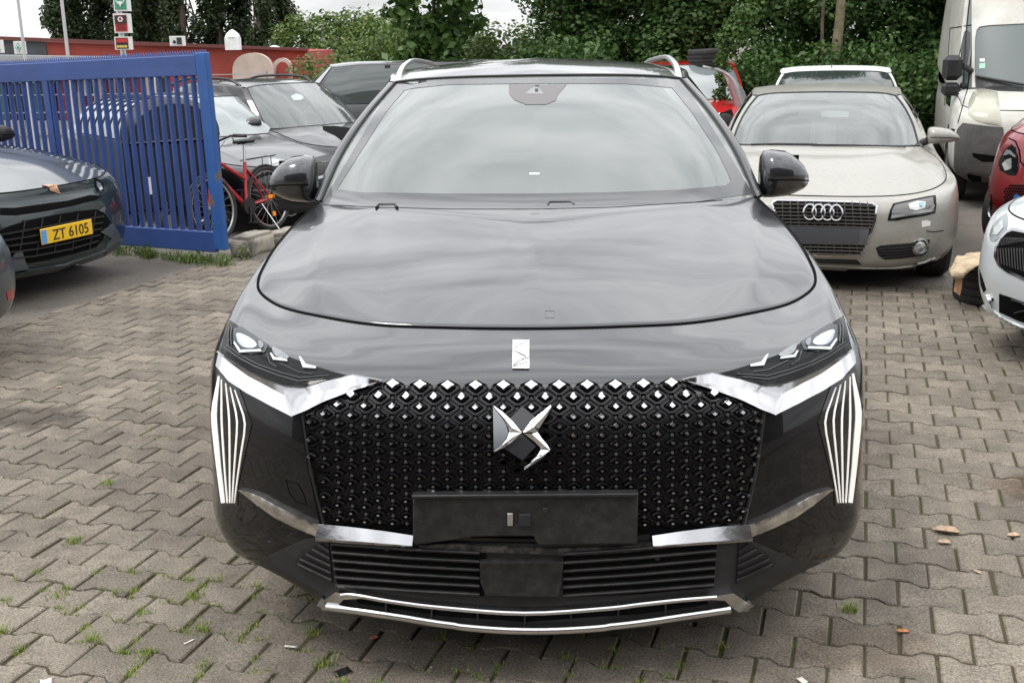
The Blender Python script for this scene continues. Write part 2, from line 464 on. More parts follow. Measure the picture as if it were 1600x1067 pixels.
# ------------------------------------------------------------------ ground
def sst(a, b, x):
    t = max(0, min(1, (x-a)/(b-a))); return t*t*(3-2*t)
def gz(X, Y):
    s = 1-sst(-.8, 1.6, X)
    return -(.095*max(0, min(Y, 13.8)-9.6)+.045*max(0, min(Y, 34)-20))*s
def M_asphalt():
    m = mat('asphalt', (.175, .158, .138), .9, col2=(.095, .086, .075), vscale=.9, detail=10, bump=.5, bscale=180, vpos=(.3, .62))
    t = m.node_tree; n = t.nodes.new; l = t.links.new; b = t.nodes['Principled BSDF']
    c = n('ShaderNodeTexCoord'); v = n('ShaderNodeTexVoronoi'); v.inputs['Scale'].default_value = 90; l(c.outputs['Object'], v.inputs[0])
    mx_ = n('ShaderNodeMix'); mx_.data_type = 'RGBA'; mx_.blend_type = 'MULTIPLY'; mx_.inputs[0].default_value = .5
    src = b.inputs['Base Color'].links[0].from_socket; l(src, mx_.inputs[6])
    r = n('ShaderNodeValToRGB'); r.color_ramp.elements[0].color = (.45, .45, .45, 1); r.color_ramp.elements[1].color = (1.5, 1.45, 1.4, 1); l(v.outputs['Color'], r.inputs[0]); l(r.outputs[0], mx_.inputs[7])
    l(mx_.outputs[2], b.inputs['Base Color']); return m
xs = [-250, -120, -70, -45, -30, -22, -16] + [-12+.5*i for i in range(49)] + [14, 18, 26, 40, 70, 120, 250]
ys = [-120, -60, -30, -15, -8, -4, -1] + [1+.5*i for i in range(75)] + [42, 50, 65, 90, 140, 250, 420]
V = [Vector((x, y, gz(x, y)-.004 + (.012*noise.noise(Vector((x*.4, y*.4, 0))) if y > 9 else 0))) for y in ys for x in xs]
gr = mk('ground', V, gridfaces(len(xs)-1, len(ys)-1), M_asphalt()); tag(gr, kind='structure')

# paving: interlocking wavy concrete blocks as one sheet
PH = radians(17.3); PD = Vector((sin(PH), cos(PH))); PA = Vector((cos(PH), -sin(PH)))     # PD: along the straight joints, PA: along the rows
BL, BH, BA = .198, .150, .0130
def clip_poly(P, a, nrm):
    o = []; n = len(P)
    for i in range(n):
        p, q = P[i], P[(i+1) % n]; dp, dq = (p-a).dot(nrm), (q-a).dot(nrm)
        if dp >= 0: o.append(p)
        if (dp >= 0) != (dq >= 0): o.append(p+(q-p)*(dp/(dp-dq)))
    return o
cl = []
a, b = Vector((-3.26, 6.93)), Vector((-2.50, 9.00)); d = (b-a).normalized(); cl.append((a, Vector((d.y, -d.x))))
a, b = Vector((-2.42, 9.24)), Vector((2.35, 7.86)); d = (b-a).normalized(); cl.append((a, Vector((d.y, -d.x))))
cl = [(p, n) for p, n in cl]
def wv(t):   # smoothed square wave of period 1, t in block lengths
    t = (t % 1.0); s = cos(2*pi*t); return max(-1, min(1, s*2.6))
V = []; F = []
rnd = random.Random(3)
for r in range(-44, 96):
    yc = r*BH
    for c in range(-76, 60):
        xc = c*BL + (BL/2 if r % 2 else 0)
        o = PA*xc + PD*yc
        if not (-5.8 < o.x < 7.5 and .9 < o.y < 10.5): continue
        if any((o-p).dot(n) < -.14 for p, n in cl): continue
        g = .0046
        def edge(sg, m=g):
            pts = []
            for i in range(13):
                t = -.5+i/12; x = t*(BL-2*m); y = sg*(BH/2-m*.8) + sg*BA*(wv(t+.5)); pts.append(Vector((x, y)))
            return pts
        def outline(m):
            up = edge(1, m); dn = edge(-1, m)
            return up + dn[::-1]
        O1 = outline(g); O2 = outline(g+.0045)
        rot = rnd.gauss(0, .007); dz = rnd.gauss(0, .0012); tx, ty = rnd.gauss(0, .008), rnd.gauss(0, .008); jx, jy = rnd.gauss(0, .0012), rnd.gauss(0, .0012)
        def W2(p):
            q = Vector((p.x*cos(rot)-p.y*sin(rot)+jx, p.x*sin(rot)+p.y*cos(rot)+jy)); return o+PA*q.x+PD*q.y, dz+tx*q.x+ty*q.y
        A = [W2(p) for p in O1]; Bq = [W2(p) for p in O2]
        cut = any((w[0]-p).dot(n) < 0 for w in A for p, n in cl)
        if cut:
            P = [w[0] for w in Bq]
            for p, n in cl:
                if P: P = clip_poly(P, p, n)
            if len(P) > 2:
                k = len(V); V += [Vector((p.x, p.y, .010)) for p in P]; F.append(tuple(range(k, k+len(P)))[::-1])
            continue
        k = len(V); n = len(A)
        V += [Vector((w[0].x, w[0].y, -.002)) for w in A] + [Vector((w[0].x, w[0].y, .0085+w[1])) for w in A] + [Vector((w[0].x, w[0].y, .0125+w[1])) for w in Bq]
        F += [(k+i, k+n+i, k+n+(i+1) % n, k+(i+1) % n) for i in range(n)] + [(k+n+i, k+2*n+i, k+2*n+(i+1) % n, k+n+(i+1) % n) for i in range(n)]
        F.append(tuple(range(k+2*n, k+3*n))[::-1])
def M_paver():
    m = bpy.data.materials.new('concrete_paver'); m.use_nodes = True; t = m.node_tree; n = t.nodes.new; l = t.links.new; b = t.nodes['Principled BSDF']
    c = n('ShaderNodeTexCoord'); g = n('ShaderNodeNewGeometry')
    z = n('ShaderNodeTexNoise'); z.inputs['Scale'].default_value = 1.1; z.inputs['Detail'].default_value = 9; l(c.outputs['Object'], z.inputs[0])
    r = n('ShaderNodeValToRGB'); r.color_ramp.elements[0].position = .3; r.color_ramp.elements[1].position = .68
    r.color_ramp.elements[0].color = (.122, .104, .086, 1); r.color_ramp.elements[1].color = (.202, .179, .146, 1); l(z.outputs[0], r.inputs[0])
    ri = n('ShaderNodeMapRange'); ri.inputs[3].default_value = .80; ri.inputs[4].default_value = 1.17; l(g.outputs['Random Per Island'], ri.inputs[0])
    m1 = n('ShaderNodeVectorMath'); m1.operation = 'SCALE'; l(r.outputs[0], m1.inputs[0]); l(ri.outputs[0], m1.inputs['Scale'])
    # grit
    z2 = n('ShaderNodeTexNoise'); z2.inputs['Scale'].default_value = 150; z2.inputs['Detail'].default_value = 3; z2.inputs['Roughness'].default_value = .8; l(c.outputs['Object'], z2.inputs[0])
    r2 = n('ShaderNodeValToRGB'); r2.color_ramp.elements[0].position = .33; r2.color_ramp.elements[1].position = .72; r2.color_ramp.elements[0].color = (.42, .42, .42, 1); r2.color_ramp.elements[1].color = (1.85, 1.82, 1.78, 1); l(z2.outputs[0], r2.inputs[0])
    m2 = n('ShaderNodeVectorMath'); m2.operation = 'MULTIPLY'; l(m1.outputs[0], m2.inputs[0]); l(r2.outputs[0], m2.inputs[1])
    # soft blotches of 30 cm and pale specks
    z3 = n('ShaderNodeTexNoise'); z3.inputs['Scale'].default_value = 9; z3.inputs['Detail'].default_value = 5; l(c.outputs['Object'], z3.inputs[0])
    r3 = n('ShaderNodeMapRange'); r3.inputs[1].default_value = .3; r3.inputs[2].default_value = .7; r3.inputs[3].default_value = .78; r3.inputs[4].default_value = 1.2; l(z3.outputs[0], r3.inputs[0])
    m3 = n('ShaderNodeVectorMath'); m3.operation = 'SCALE'; l(m2.outputs[0], m3.inputs[0]); l(r3.outputs[0], m3.inputs['Scale'])
    prev = m3.outputs[0]
    for (cx, cy, rad, col) in ((-2.35, 5.12, .34, (.36, .35, .36)), (2.10, 4.05, .30, (.62, .50, .42)), (2.5, 3.9, .24, (.60, .52, .46)), (1.0, 2.9, .25, (.75, .7, .66))):
        sb = n('ShaderNodeVectorMath'); sb.operation = 'SUBTRACT'; l(c.outputs['Object'], sb.inputs[0]); sb.inputs[1].default_value = (cx, cy, 0)
        sc = n('ShaderNodeVectorMath'); sc.operation = 'MULTIPLY'; l(sb.outputs[0], sc.inputs[0]); sc.inputs[1].default_value = (1, 1.6, 1)
        ln = n('ShaderNodeVectorMath'); ln.operation = 'LENGTH'; l(sc.outputs[0], ln.inputs[0])
        ad = n('ShaderNodeMath'); ad.operation = 'MULTIPLY_ADD'; l(z3.outputs[0], ad.inputs[0]); ad.inputs[1].default_value = rad*.9; l(ln.outputs['Value'], ad.inputs[2])
        mr = n('ShaderNodeMapRange'); mr.interpolation_type = 'SMOOTHSTEP'; mr.inputs[1].default_value = rad*1.0; mr.inputs[2].default_value = rad*1.55; mr.inputs[3].default_value = .8; mr.inputs[4].default_value = 0; l(ad.outputs[0], mr.inputs[0])
        mm = n('ShaderNodeMix'); mm.data_type = 'RGBA'; mm.blend_type = 'MULTIPLY'; l(mr.outputs[0], mm.inputs[0]); l(prev, mm.inputs[6]); mm.inputs[7].default_value = (*col, 1); prev = mm.outputs[2]
    l(prev, b.inputs['Base Color']); b.inputs['Roughness'].default_value = .88; b.inputs['Specular IOR Level'].default_value = .35
    bp = n('ShaderNodeBump'); bp.inputs['Strength'].default_value = .5; bp.inputs['Distance'].default_value = .003; l(z2.outputs[0], bp.inputs['Height']); l(bp.outputs[0], b.inputs['Normal'])
    return m
pv = mk('paving', V, F, M_paver(), smooth=False); tag(pv, kind='structure')
# joint bed
P = [Vector(p) for p in ((-6, .5), (8, .5), (8, 10.5), (-6, 10.5))]
for p, n in cl: P = clip_poly(P, p, n)
M_JOINT = mat('joint_sand', (.070, .052, .034), .95, col2=(.062, .066, .018), vscale=2.2, detail=9, bump=.6, bscale=200, vpos=(.42, .56))
jb = mk('joint_sand', [Vector((p.x, p.y, .0055)) for p in P], [tuple(range(len(P)))], M_JOINT, smooth=False); tag(jb, kind='structure')

# ------------------------------------------------------------------ main car
def M_paint(name, col, metal=.4, rough=.35, flake=.0, coat=1.0, dust=0.0):
    m = mat(name, col, rough, metal, coat=coat)
    return m
PAINT = mat('anthracite_paint', (.020, .022, .026), .32, .5, coat=1.0, cr=.012, cior=1.74)
GL_MAIN = glass_mat('windscreen_glass', dust=.46, dustc=(.38, .42, .41), refl=2.1)
GL_SIDE = glass_mat('side_glass', tint=(.05, .06, .06), dust=.05, refl=1.2)
A = Car('parked_car', (.045, 2.70, 0), radians(-2.1), 'dark anthracite SUV in the centre foreground with an empty plate holder')
DEPTHX = [0, .25, .45, .62, .79, .88, .93]
def side(z, xs_):   # side run behind the front corner; y stations 0.8 .. rear
    return [(xs_[0], .80, z), (xs_[1], 1.15, z), (xs_[2], 1.5, z), (xs_[2], 2.8, z), (xs_[1], 3.9, z), (xs_[0]*.93, 4.40, z), (.55, 4.56, z), (0, 4.58, z)]
rows = [
 [(0, .16, .15), (.25, .16, .15), (.42, .17, .155), (.53, .22, .16), (.70, .40, .17), (.79, .58, .18), (.83, .70, .19)] + side(.2, (.86, .88, .88)),
 [(0, .035, .185), (.25, .04, .188), (.44, .065, .195), (.572, .125, .205), (.735, .28, .225), (.83, .42, .24), (.885, .56, .25)] + side(.26, (.905, .925, .93)),
 [(0, .03, .25), (.25, .035, .25), (.44, .055, .25), (.59, .105, .255), (.775, .215, .275), (.886, .303, .283), (.930, .398, .298)] + side(.33, (.935, .94, .94)),
 [(0, .03, .34), (.25, .035, .34), (.45, .05, .34), (.61, .095, .345), (.805, .20, .35), (.918, .298, .354), (.962, .395, .358)] + side(.40, (.95, .95, .95)),
 [(0, .015, .45), (.25, .02, .45), (.45, .04, .45), (.61, .085, .455), (.81, .20, .46), (.914, .30, .465), (.965, .41, .47)] + side(.5, (.958, .96, .955)),
 [(0, .03, .60), (.25, .035, .60), (.45, .055, .60), (.61, .09, .60), (.80, .20, .60), (.912, .30, .60), (.962, .42, .60)] + side(.63, (.965, .962, .955)),
 [(0, .055, .72), (.25, .06, .72), (.45, .078, .72), (.61, .105, .72), (.80, .215, .72), (.912, .315, .72), (.962, .44, .72)] + side(.76, (.965, .962, .955)),
 [(0, .10, .82), (.25, .105, .82), (.45, .12, .82), (.61, .15, .82), (.79, .245, .82), (.897, .34, .825), (.952, .47, .83)] + side(.86, (.958, .955, .95)),
 [(0, .125, .852), (.25, .13, .853), (.45, .155, .858), (.61, .20, .868), (.785, .29, .885), (.88, .385, .90), (.925, .51, .905)] + side(.92, (.937, .93, .93)),
 [(0, .21, .90), (.25, .225, .901), (.45, .26, .905), (.61, .325, .913), (.785, .42, .928), (.87, .51, .948), (.908, .63, .965)] + [(.922, .82, .985), (.915, 1.12, 1.02), (.895, 1.45, 1.05), (.915, 2.8, 1.07), (.90, 3.9, 1.10), (.82, 4.40, 1.1), (.5, 4.55, 1.1), (0, 4.57, 1.1)],
 [(0, .345, .946), (.25, .362, .946), (.45, .40, .946), (.61, .475, .951), (.785, .60, .962), (.862, .71, .982), (.885, .80, .998)] + [(.893, .93, 1.025), (.878, 1.22, 1.085), (.82, 1.50, 1.150), (.872, 2.8, 1.178), (.848, 3.9, 1.204), (.74, 4.36, 1.2), (.45, 4.50, 1.2), (0, 4.52, 1.2)],
]
V, F, nc = rows_patch(rows, 5, 8)
top_row = V[-nc:]
F = arch_cut(V, F, [.93, 3.67], .41, .37)
V, F = mirx(V, F); A.shell(V, F)
def _mt(f):
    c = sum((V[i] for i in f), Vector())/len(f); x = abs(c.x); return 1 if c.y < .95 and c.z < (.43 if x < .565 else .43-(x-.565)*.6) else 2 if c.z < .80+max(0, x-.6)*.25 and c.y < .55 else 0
body = mk('body', V, F, PAINT, A.root, mats=[PAINT, M_MATT, mat('dim_reflection_paint', (.006, .006, .007), .3, 0, spec=.15, coat=1.0, cr=.02, cior=1.36)], fm=[_mt(f) for f in F], weld=.0005, recalc=True)  # last material: body paint darkened at the front to paint in dim reflections
# hood
gap = .004
front = [top_row[i] for i in range(0, 41)]         # centre -> (.862,.71)
sidec = [top_row[i] for i in range(40, 73)]        # -> cowl corner (.82,1.5)
cowl = [(0, 1.30, 1.152), (.35, 1.325, 1.153), (.62, 1.395, 1.152), (.82, 1.50, 1.150)]
def up(c, dz): return [Vector(p)+Vector((0, 0, dz)) for p in c]
def hb(u, v):
    x = .86*u; b = .010*sin(pi*v)*(1-u)**.3
    # bonnet creases
    cx = abs(x-.055); b += -.0015*math.exp(-(cx/.014)**2)*sst(.1, .5, v)
    k = .64+.30*v
    b += .013*max(0, 1-abs(u-k)/(.24 if u < k else max(.06, 1-k)))*min(1, v*5)*min(1, (1-v)*3.5)
    # scoop towards the cowl
    b += 0
    return Vector((0, 0, b))
V, F = coons(up(front, .002), up(cowl, -.004), up([front[0], (0, .62, 1.018), (0, .95, 1.088), (0, 1.30, 1.152)], 0), up(sidec, .002), 40, 44, hb)
hn = len(V)
V, F = mirx(V, F); A.shell(V, F)
hood = mk('bonnet', V, F, PAINT, A.root, weld=.0005, recalc=True)
md = hood.modifiers.new('sol', 'SOLIDIFY'); md.thickness = .012; md.offset = -1
# shut line
mb = MB(); q = front[:-1]+sidec
for s in (1, -1): mb.tube([(p.x*s, p.y-.004, p.z-.0015) for p in q], .0052, 6)
mb.build('shut_line', M_VOID, A.root)
# windscreen
ws0 = [(0, 1.29, 1.142), (.35, 1.315, 1.143), (.62, 1.385, 1.144), (.812, 1.50, 1.148)]
ws1 = [(0, 2.04, 1.583), (.30, 2.06, 1.580), (.50, 2.10, 1.571), (.598, 2.15, 1.560)]
wsc = [(0, 1.29, 1.142), (0, 1.54, 1.315), (0, 1.80, 1.465), (0, 2.04, 1.583)]
wss = [(.812, 1.50, 1.148), (.762, 1.70, 1.300), (.688, 1.92, 1.438), (.598, 2.15, 1.560)]
V, F = coons(ws0, ws1, wsc, wss, 24, 24); V, F = mirx(V, F); A.shell(V, F)
ws = mk('windscreen', V, F, GL_MAIN, A.root, weld=.0005, recalc=True)
# A pillar strip
def off(c, dx, dy, dz): return [(p[0]+dx, p[1]+dy, p[2]+dz) for p in c]
pil = [(.845, 1.53, 1.150), (.800, 1.74, 1.300), (.728, 1.97, 1.432), (.640, 2.20, 1.550)]
V, F = coons([wss[0], pil[0]], [wss[-1], pil[-1]], wss, pil, 4, 20, lambda u, v: Vector((.4, -.2, .3))*.03*sin(pi*u)); A.shell(*mirx(V, F))
for s in (1, -1): mk('windscreen_pillar', [(v.x*s, v.y, v.z) for v in V], F, PAINT, A.root, recalc=True)
mb = MB()
for s in (1, -1): mb.tube([((p.x+.004)*s, p.y, p.z+.004) for p in crv(wss, 20)], .006, 6)
mb.tube([(-p.x, p.y+.003, p.z+.004) for p in crv(ws1, 12)[::-1]]+[(p.x, p.y+.003, p.z+.004) for p in crv(ws1, 12)[1:]], .006, 6)
mb.build('windscreen_seal', M_BLACK, A.root)
# roof
rs = [(.598, 2.15, 1.562), (.635, 2.5, 1.592), (.63, 3.2, 1.59), (.56, 4.1, 1.50)]
rc = [(0, 2.045, 1.588), (0, 2.20, 1.614), (0, 2.45, 1.638), (0, 2.8, 1.646), (0, 3.5, 1.625), (0, 4.2, 1.53)]
V, F = coons(off(ws1, 0, .008, .004), [rc[-1], (.3, 4.18, 1.525), rs[-1]], rc, rs, 16, 24); V, F = mirx(V, F); A.shell(V, F)
mk('roof', V, F, PAINT, A.root, weld=.0005, recalc=True)
# side glass + rear screen
bl = [(.845, 1.53, 1.150), (.862, 2.1, 1.165), (.868, 2.8, 1.172), (.845, 3.9, 1.2)]
rt = [(.640, 2.20, 1.550), (.675, 2.5, 1.565), (.675, 3.2, 1.56), (.62, 3.85, 1.50)]
V, F = coons(bl, rt, pil, [(.845, 3.9, 1.2), (.74, 3.9, 1.36), (.62, 3.85, 1.5)], 20, 8); A.shell(*mirx(V, F))
for s in (1, -1): mk('side_window', [(v.x*s, v.y, v.z) for v in V], F, M_DARKGLASS, A.root, recalc=True)
V, F = coons(rt, rs, [(.640, 2.20, 1.550), (.598, 2.15, 1.562)], [(.62, 3.85, 1.5), (.56, 4.1, 1.5)], 20, 4, lambda u, v: Vector((.6, 0, 1))*.012*sin(pi*v)); A.shell(*mirx(V, F))
for s in (1, -1): mk('roof_side', [(v.x*s, v.y, v.z) for v in V], F, PAINT, A.root, recalc=True)
V, F = coons([(0, 4.5, 1.2), (.45, 4.46, 1.2), (.74, 4.34, 1.2)], [(0, 4.2, 1.53), (.3, 4.18, 1.525), (.56, 4.1, 1.5)], [(0, 4.5, 1.2), (0, 4.36, 1.38), (0, 4.2, 1.53)], [(.74, 4.34, 1.2), (.66, 4.24, 1.36), (.56, 4.1, 1.5)], 8, 8)
V2, F2 = mirx(V, F); A.shell(V2, F2); mk('rear_window', V2, F2, M_DARKGLASS, A.root, weld=.0005, recalc=True)
V, F = coons([(.845, 3.9, 1.2), (.74, 4.34, 1.2)], [(.62, 3.85, 1.5), (.56, 4.1, 1.5)], [(.845, 3.9, 1.2), (.74, 3.9, 1.36), (.62, 3.85, 1.5)], [(.74, 4.34, 1.2), (.66, 4.24, 1.36), (.56, 4.1, 1.5)], 6, 8)
for s in (1, -1): mk('rear_pillar', [(v.x*s, v.y, v.z) for v in V], F, PAINT, A.root, recalc=True)
# floor, wheels
MB().box((0, 2.3, .30), (1.55, 3.9, .12)).build('floor', M_VOID, A.root)
for s in (1, -1): MB().prism([Vector((s*.79, 1.45, .3)), Vector((s*.79, 4.2, .3)), Vector((s*.79, 4.2, 1.23)), Vector((s*.79, 2.8, 1.24)), Vector((s*.79, 1.9, 1.225)), Vector((s*.79, 1.55, 1.17))], (-s*.02, 0, 0)).build('door_lining', M_MATT, A.root)
MB().box((0, .62, .5), (1.3, .5, .5)).build('engine_bay', M_VOID, A.root)
for x in (-.80, .80):
    for y in (.93, 3.67): wheel(A, x, y, .36, .23)
# interior
def interior(c, yd, zb, w, ys_, sx=-.36, wheel_side=1, seatz=.3, sh=1.0):
    MB().box((0, yd, zb-.09), (w*1.9, .42, .10), bev=.04).box((0, yd+.16, zb-.17), (w*1.85, .2, .2), bev=.06).build('dashboard', M_MATT, c.root)
    st = MB()
    for x in (-.37, .37):
        m_ = Matrix.Rotation(radians(-14), 3, 'X')
        st.box((x, ys_, zb-.16*sh), (.50, .14, .62), mtx=m_, bev=.06); st.box((x, ys_-.28, zb-.46), (.5, .5, .16), bev=.06)
        st.box((x, ys_+.11, zb+.23*sh), (.27, .10, .18), mtx=m_, bev=.045)
        st.tube([(x-.06, ys_+.07, zb+.1), (x-.06, ys_+.1, zb+.2)], .007, 6); st.tube([(x+.06, ys_+.07, zb+.1), (x+.06, ys_+.1, zb+.2)], .007, 6)
    st.build('seat', M_SEAT, c.root)
    s2 = MB().box((0, ys_+.95, zb-.16), (1.25, .14, .6), mtx=Matrix.Rotation(radians(-18), 3, 'X'), bev=.06)
    for x in (-.4, .4): s2.box((x, ys_+1.06, zb+.2), (.24, .09, .14), bev=.04)
    s2.build('rear_bench', M_SEAT, c.root)
    wx = .36*wheel_side; a = radians(25); cc = Vector((wx, yd+.42, zb-.03)); rr = .18
    pts = [cc+Vector((rr*cos(t), -rr*sin(t)*sin(a)*-1*-1*-1, rr*sin(t)*cos(a))) for t in [2*pi*i/28 for i in range(28)]]
    sw = MB().tube(pts, .016, 8, closed=True); sw.box(cc, (.16, .05, .11), bev=.02); sw.tube([cc-Vector((.17, 0, 0)), cc+Vector((.17, 0, 0))], .014, 6); sw.tube([cc, cc+Vector((0, -.3, -.1))], .03, 8)
    sw.build('steering_wheel', M_BLACK, c.root)
interior(A, 1.72, 1.16, .72, 2.75)
MB().box((0, 1.93, 1.475), (.24, .045, .075), bev=.02).tube([(0, 1.93, 1.49), (0, 1.97, 1.545)], .012, 6).build('rear_view_mirror', M_BLACK, A.root)
# ------------------------------------------------------------------ main car: front details (outlines measured, laid on the shell)
M_BRIGHT = mat('bright_trim', (.66, .66, .66), .2, 1.0)
def z1(p, s, ox, oy): return [(ox+x/s, oy+y/s) for x, y in p]
def c1(*p): return z1(p, 3.5575, 310, 470)
def c2(*p): return z1(p, 3.265, 310, 700)
def c3(*p): return z1(p, 3.5575, 650, 500)
# grille
gp = [(600, 602), (530, 630), (469, 655), (481, 730), (499, 816), (570, 826), (645, 836), (820, 842), (998, 836), (1080, 824), (1142, 813), (1166, 730), (1183, 653), (1110, 625), (1045, 599), (930, 604), (820, 605), (700, 604)]
decal(A, 'grille_back', gp, M_VOID, off=.0015, thick=.004, step=14)
A_body_tree = A.bvh()
loc = [A.pick(*p)[0] for p in gp]
def at_shell(x, z, o):
    h = A.proj(x, z); 
    return None if h is None else h[0]+h[1]*o
# outline in local x,z (symmetrised)
gx = [(.385, .856), (.25, .853), (0, .850), (-.25, .853), (-.385, .856), (-.605, .772), (-.583, .62), (-.553, .468), (-.35, .462), (0, .455), (.35, .462), (.553, .468), (.583, .62), (.605, .772)]
NXp = .0730; rowz = []
z = .842; k = 0
while z > .503:
    rowz.append(z); z -= .0228 - .00022*k; k += 1
cell = MB(); stud = MB(); dots = MB(); lines = MB()
for k, z in enumerate(rowz):
    q = k/(len(rowz)-1)
    hx, hz = NXp/2, .0228-.00022*k
    for i in range(-10, 11):
        x = i*NXp + (NXp/2 if k % 2 else 0)
        if not inside((x, z), gx): continue
        # node dot between cells
        def pt(dx, dz, o):
            X, Z = x+dx, z+dz; ax = abs(X)
            zt = .853 if ax < .385 else .853-(ax-.385)*.375; Z = min(Z, zt)
            xe = .603-(.772-Z)*.165; X = max(-xe, min(xe, X)); Z = max(Z, .488)
            return at_shell(X, Z, o)
        # outer frame: a rounded diamond ring raised at the edge, falling to a pocket
        ring = []
        def dia(s, o, ex=1.0):
            pts = []
            for a_ in range(4):
                for t in (-.16, .16):
                    ang = (a_, t)
                    c_ = [(1, 0), (0, 1), (-1, 0), (0, -1)][a_]; n_ = [(1, 0), (0, 1), (-1, 0), (0, -1)][(a_+(1 if t > 0 else -1)) % 4]
                    ux = c_[0]*(1-abs(t)) + n_[0]*abs(t); uz = c_[1]*(1-abs(t)) + n_[1]*abs(t)
                    pts.append((ux*hx*s, uz*hz*s, o))
            # order around
            pts = [pts[1], pts[2], pts[3], pts[4], pts[5], pts[6], pts[7], pts[0]]
            return pts
        layers = [dia(.99, .005), dia(.965, .012), dia(.93, .012), dia(.87, .002), dia(.66, .002), dia(.50, .013), dia(.36, .018)]
        top = .026-.012*q
        Vc = []; bad = False
        for ly in layers:
            for (dx, dz, o) in ly:
                p = pt(dx, dz, o)
                if p is None: bad = True; break
                Vc.append(p)
            if bad: break
        if bad: continue
        n = 8; Fc = []
        for l_ in range(len(layers)-1):
            for j in range(n): Fc.append((l_*n+j, l_*n+(j+1) % n, (l_+1)*n+(j+1) % n, (l_+1)*n+j))
        cell.add(Vc, Fc)
        if inside(to_px(A.loc+A.R @ A.proj(x, z)[0]), c3((415, 455), (590, 590), (765, 455), (775, 740), (600, 880), (530, 800), (420, 760))): continue
        # bright tip: small facet tilted to the sky
        s = .13+.17*math.exp(-k/2.6); h = A.proj(x, z); c = h[0]+h[1]*.021
        d = [(-s*hx, 0, 0), (0, 0, s*hz), (s*hx, 0, 0), (0, 0, -s*hz)]
        tilt = .028*math.exp(-k/4.5)+.005
        Vt = [c+Vector((dx, -.006+dz/hz*tilt*.55, dz*1.15)) for dx, _, dz in d]; Vb = [c+Vector((dx*1.6, .004, dz*1.7)) for dx, _, dz in d]
        stud.add(Vt+Vb, [(0, 1, 2, 3), (0, 4, 5, 1), (1, 5, 6, 2), (2, 6, 7, 3), (3, 7, 4, 0)])
        for (dx, dz) in ((hx, 0),):
            p = pt(dx, dz-.004, .008)
            if p: dots.lathe([(.0001, -.006), (.004, -.005), (.0055, 0)], p, 'y', 8)
cell.add(stud.V, stud.F, 1); cell.add(dots.V, dots.F, 2)
cell.build('grille_mesh', None, A.root, smooth=False, auto=None, mats=[mat('grille_black', (.007, .007, .008), .3, coat=.2), mat('stud_metal', (.75, .76, .78), .16, 1.0), mat('pin_grey', (.13, .13, .135), .3, .6)])
q = [at_shell(x, z, .004) for x, z in [(-.61, .770), (-.588, .62), (-.556, .468)]]
for s in (1, -1): MB().tube([(p.x*s, p.y, p.z) for p in q], .006, 6).build('grille_frame', M_BLACK, A.root)
# emblem
me_ = mat('emblem_chrome', (.72, .72, .73), .14, 1.0)
Dp = [(430, 474), (475, 505), (530, 560), (590, 622), (580, 642), (530, 682), (480, 712), (434, 737), (470, 700), (500, 662), (515, 625), (500, 572), (470, 522)]
Sp = [(750, 472), (752, 497), (718, 545), (684, 600), (678, 620), (702, 660), (752, 715), (745, 732), (690, 772), (640, 807), (598, 840), (604, 812), (650, 780), (683, 742), (693, 715), (668, 680), (600, 630), (590, 618), (640, 565), (700, 515)]
def emb(name, poly, m, off, step=3, dome=0.004, thick=.01, par=None):
    cx, cy = (590, 650)
    xs_ = c3(*poly)
    P0 = A.pick(*c3((590, 630))[0])[0]
    # flat plate standing just in front of the grille, parallel to it
    o = A.Ri @ (CO-A.loc); nrm = Vector((0, -1, .44)).normalized(); c0 = P0+nrm*off
    pl = []
    for p in xs_:
        d = (A.Ri @ ray(*p)).normalized(); pl.append(o+d*((c0-o).dot(nrm)/d.dot(nrm)))
    cen = sum(pl, Vector())/len(pl); n = len(pl)
    T = geometry.tessellate_polygon([pl]); 
    # inset ridge: skeleton vertices toward local mid by shrinking
    V = [p for p in pl]+[p-nrm*thick for p in pl]
    F = [tuple(t) for t in T]+[(i, (i+1) % n, (i+1) % n+n, i+n) for i in range(n)]
    return mk(name, V, F, m, par or A.root, smooth=False, recalc=True)
emblem = empty('emblem', (0, 0, 0), 0, A.root); emblem.location = (0, 0, 0)
def ridge_piece(name, quads, m, off):
    """quads: strips (outer a, ridge b, outer c) as photo-crop polylines"""
    P0 = A.pick(*c3((590, 630))[0])[0]; o = A.Ri @ (CO-A.loc); nrm = Vector((0, -1, .44)).normalized()
    def pl(p, h):
        c0 = P0+nrm*(off+h); d = (A.Ri @ ray(*c3(p)[0])).normalized(); return o+d*((c0-o).dot(nrm)/d.dot(nrm))
    mb = MB()
    for a_, b_, c_ in quads:
        n = len(a_); A0 = [pl(p, 0) for p in a_]; B0 = [pl(p, .007) for p in b_]; C0 = [pl(p, 0) for p in c_]; D0 = [pl(p, -.02) for p in a_]; E0 = [pl(p, -.02) for p in c_]
        V = D0+A0+B0+C0+E0; F = [(r*n+i, r*n+i+1, (r+1)*n+i+1, (r+1)*n+i) for r in range(4) for i in range(n-1)]
        mb.add(V, F)
    return mb.build(name, m, emblem, smooth=False, auto=None)
ridge_piece('letter_left', [
  ([(430, 474), (480, 508), (540, 565), (592, 620)], [(430, 478), (492, 548), (535, 600), (588, 624)], [(430, 482), (478, 545), (515, 605), (520, 625)]),
  ([(592, 622), (545, 668), (490, 708), (434, 737)], [(586, 626), (532, 655), (490, 690), (436, 732)], [(518, 622), (505, 660), (475, 697), (436, 726)])], me_, .048)
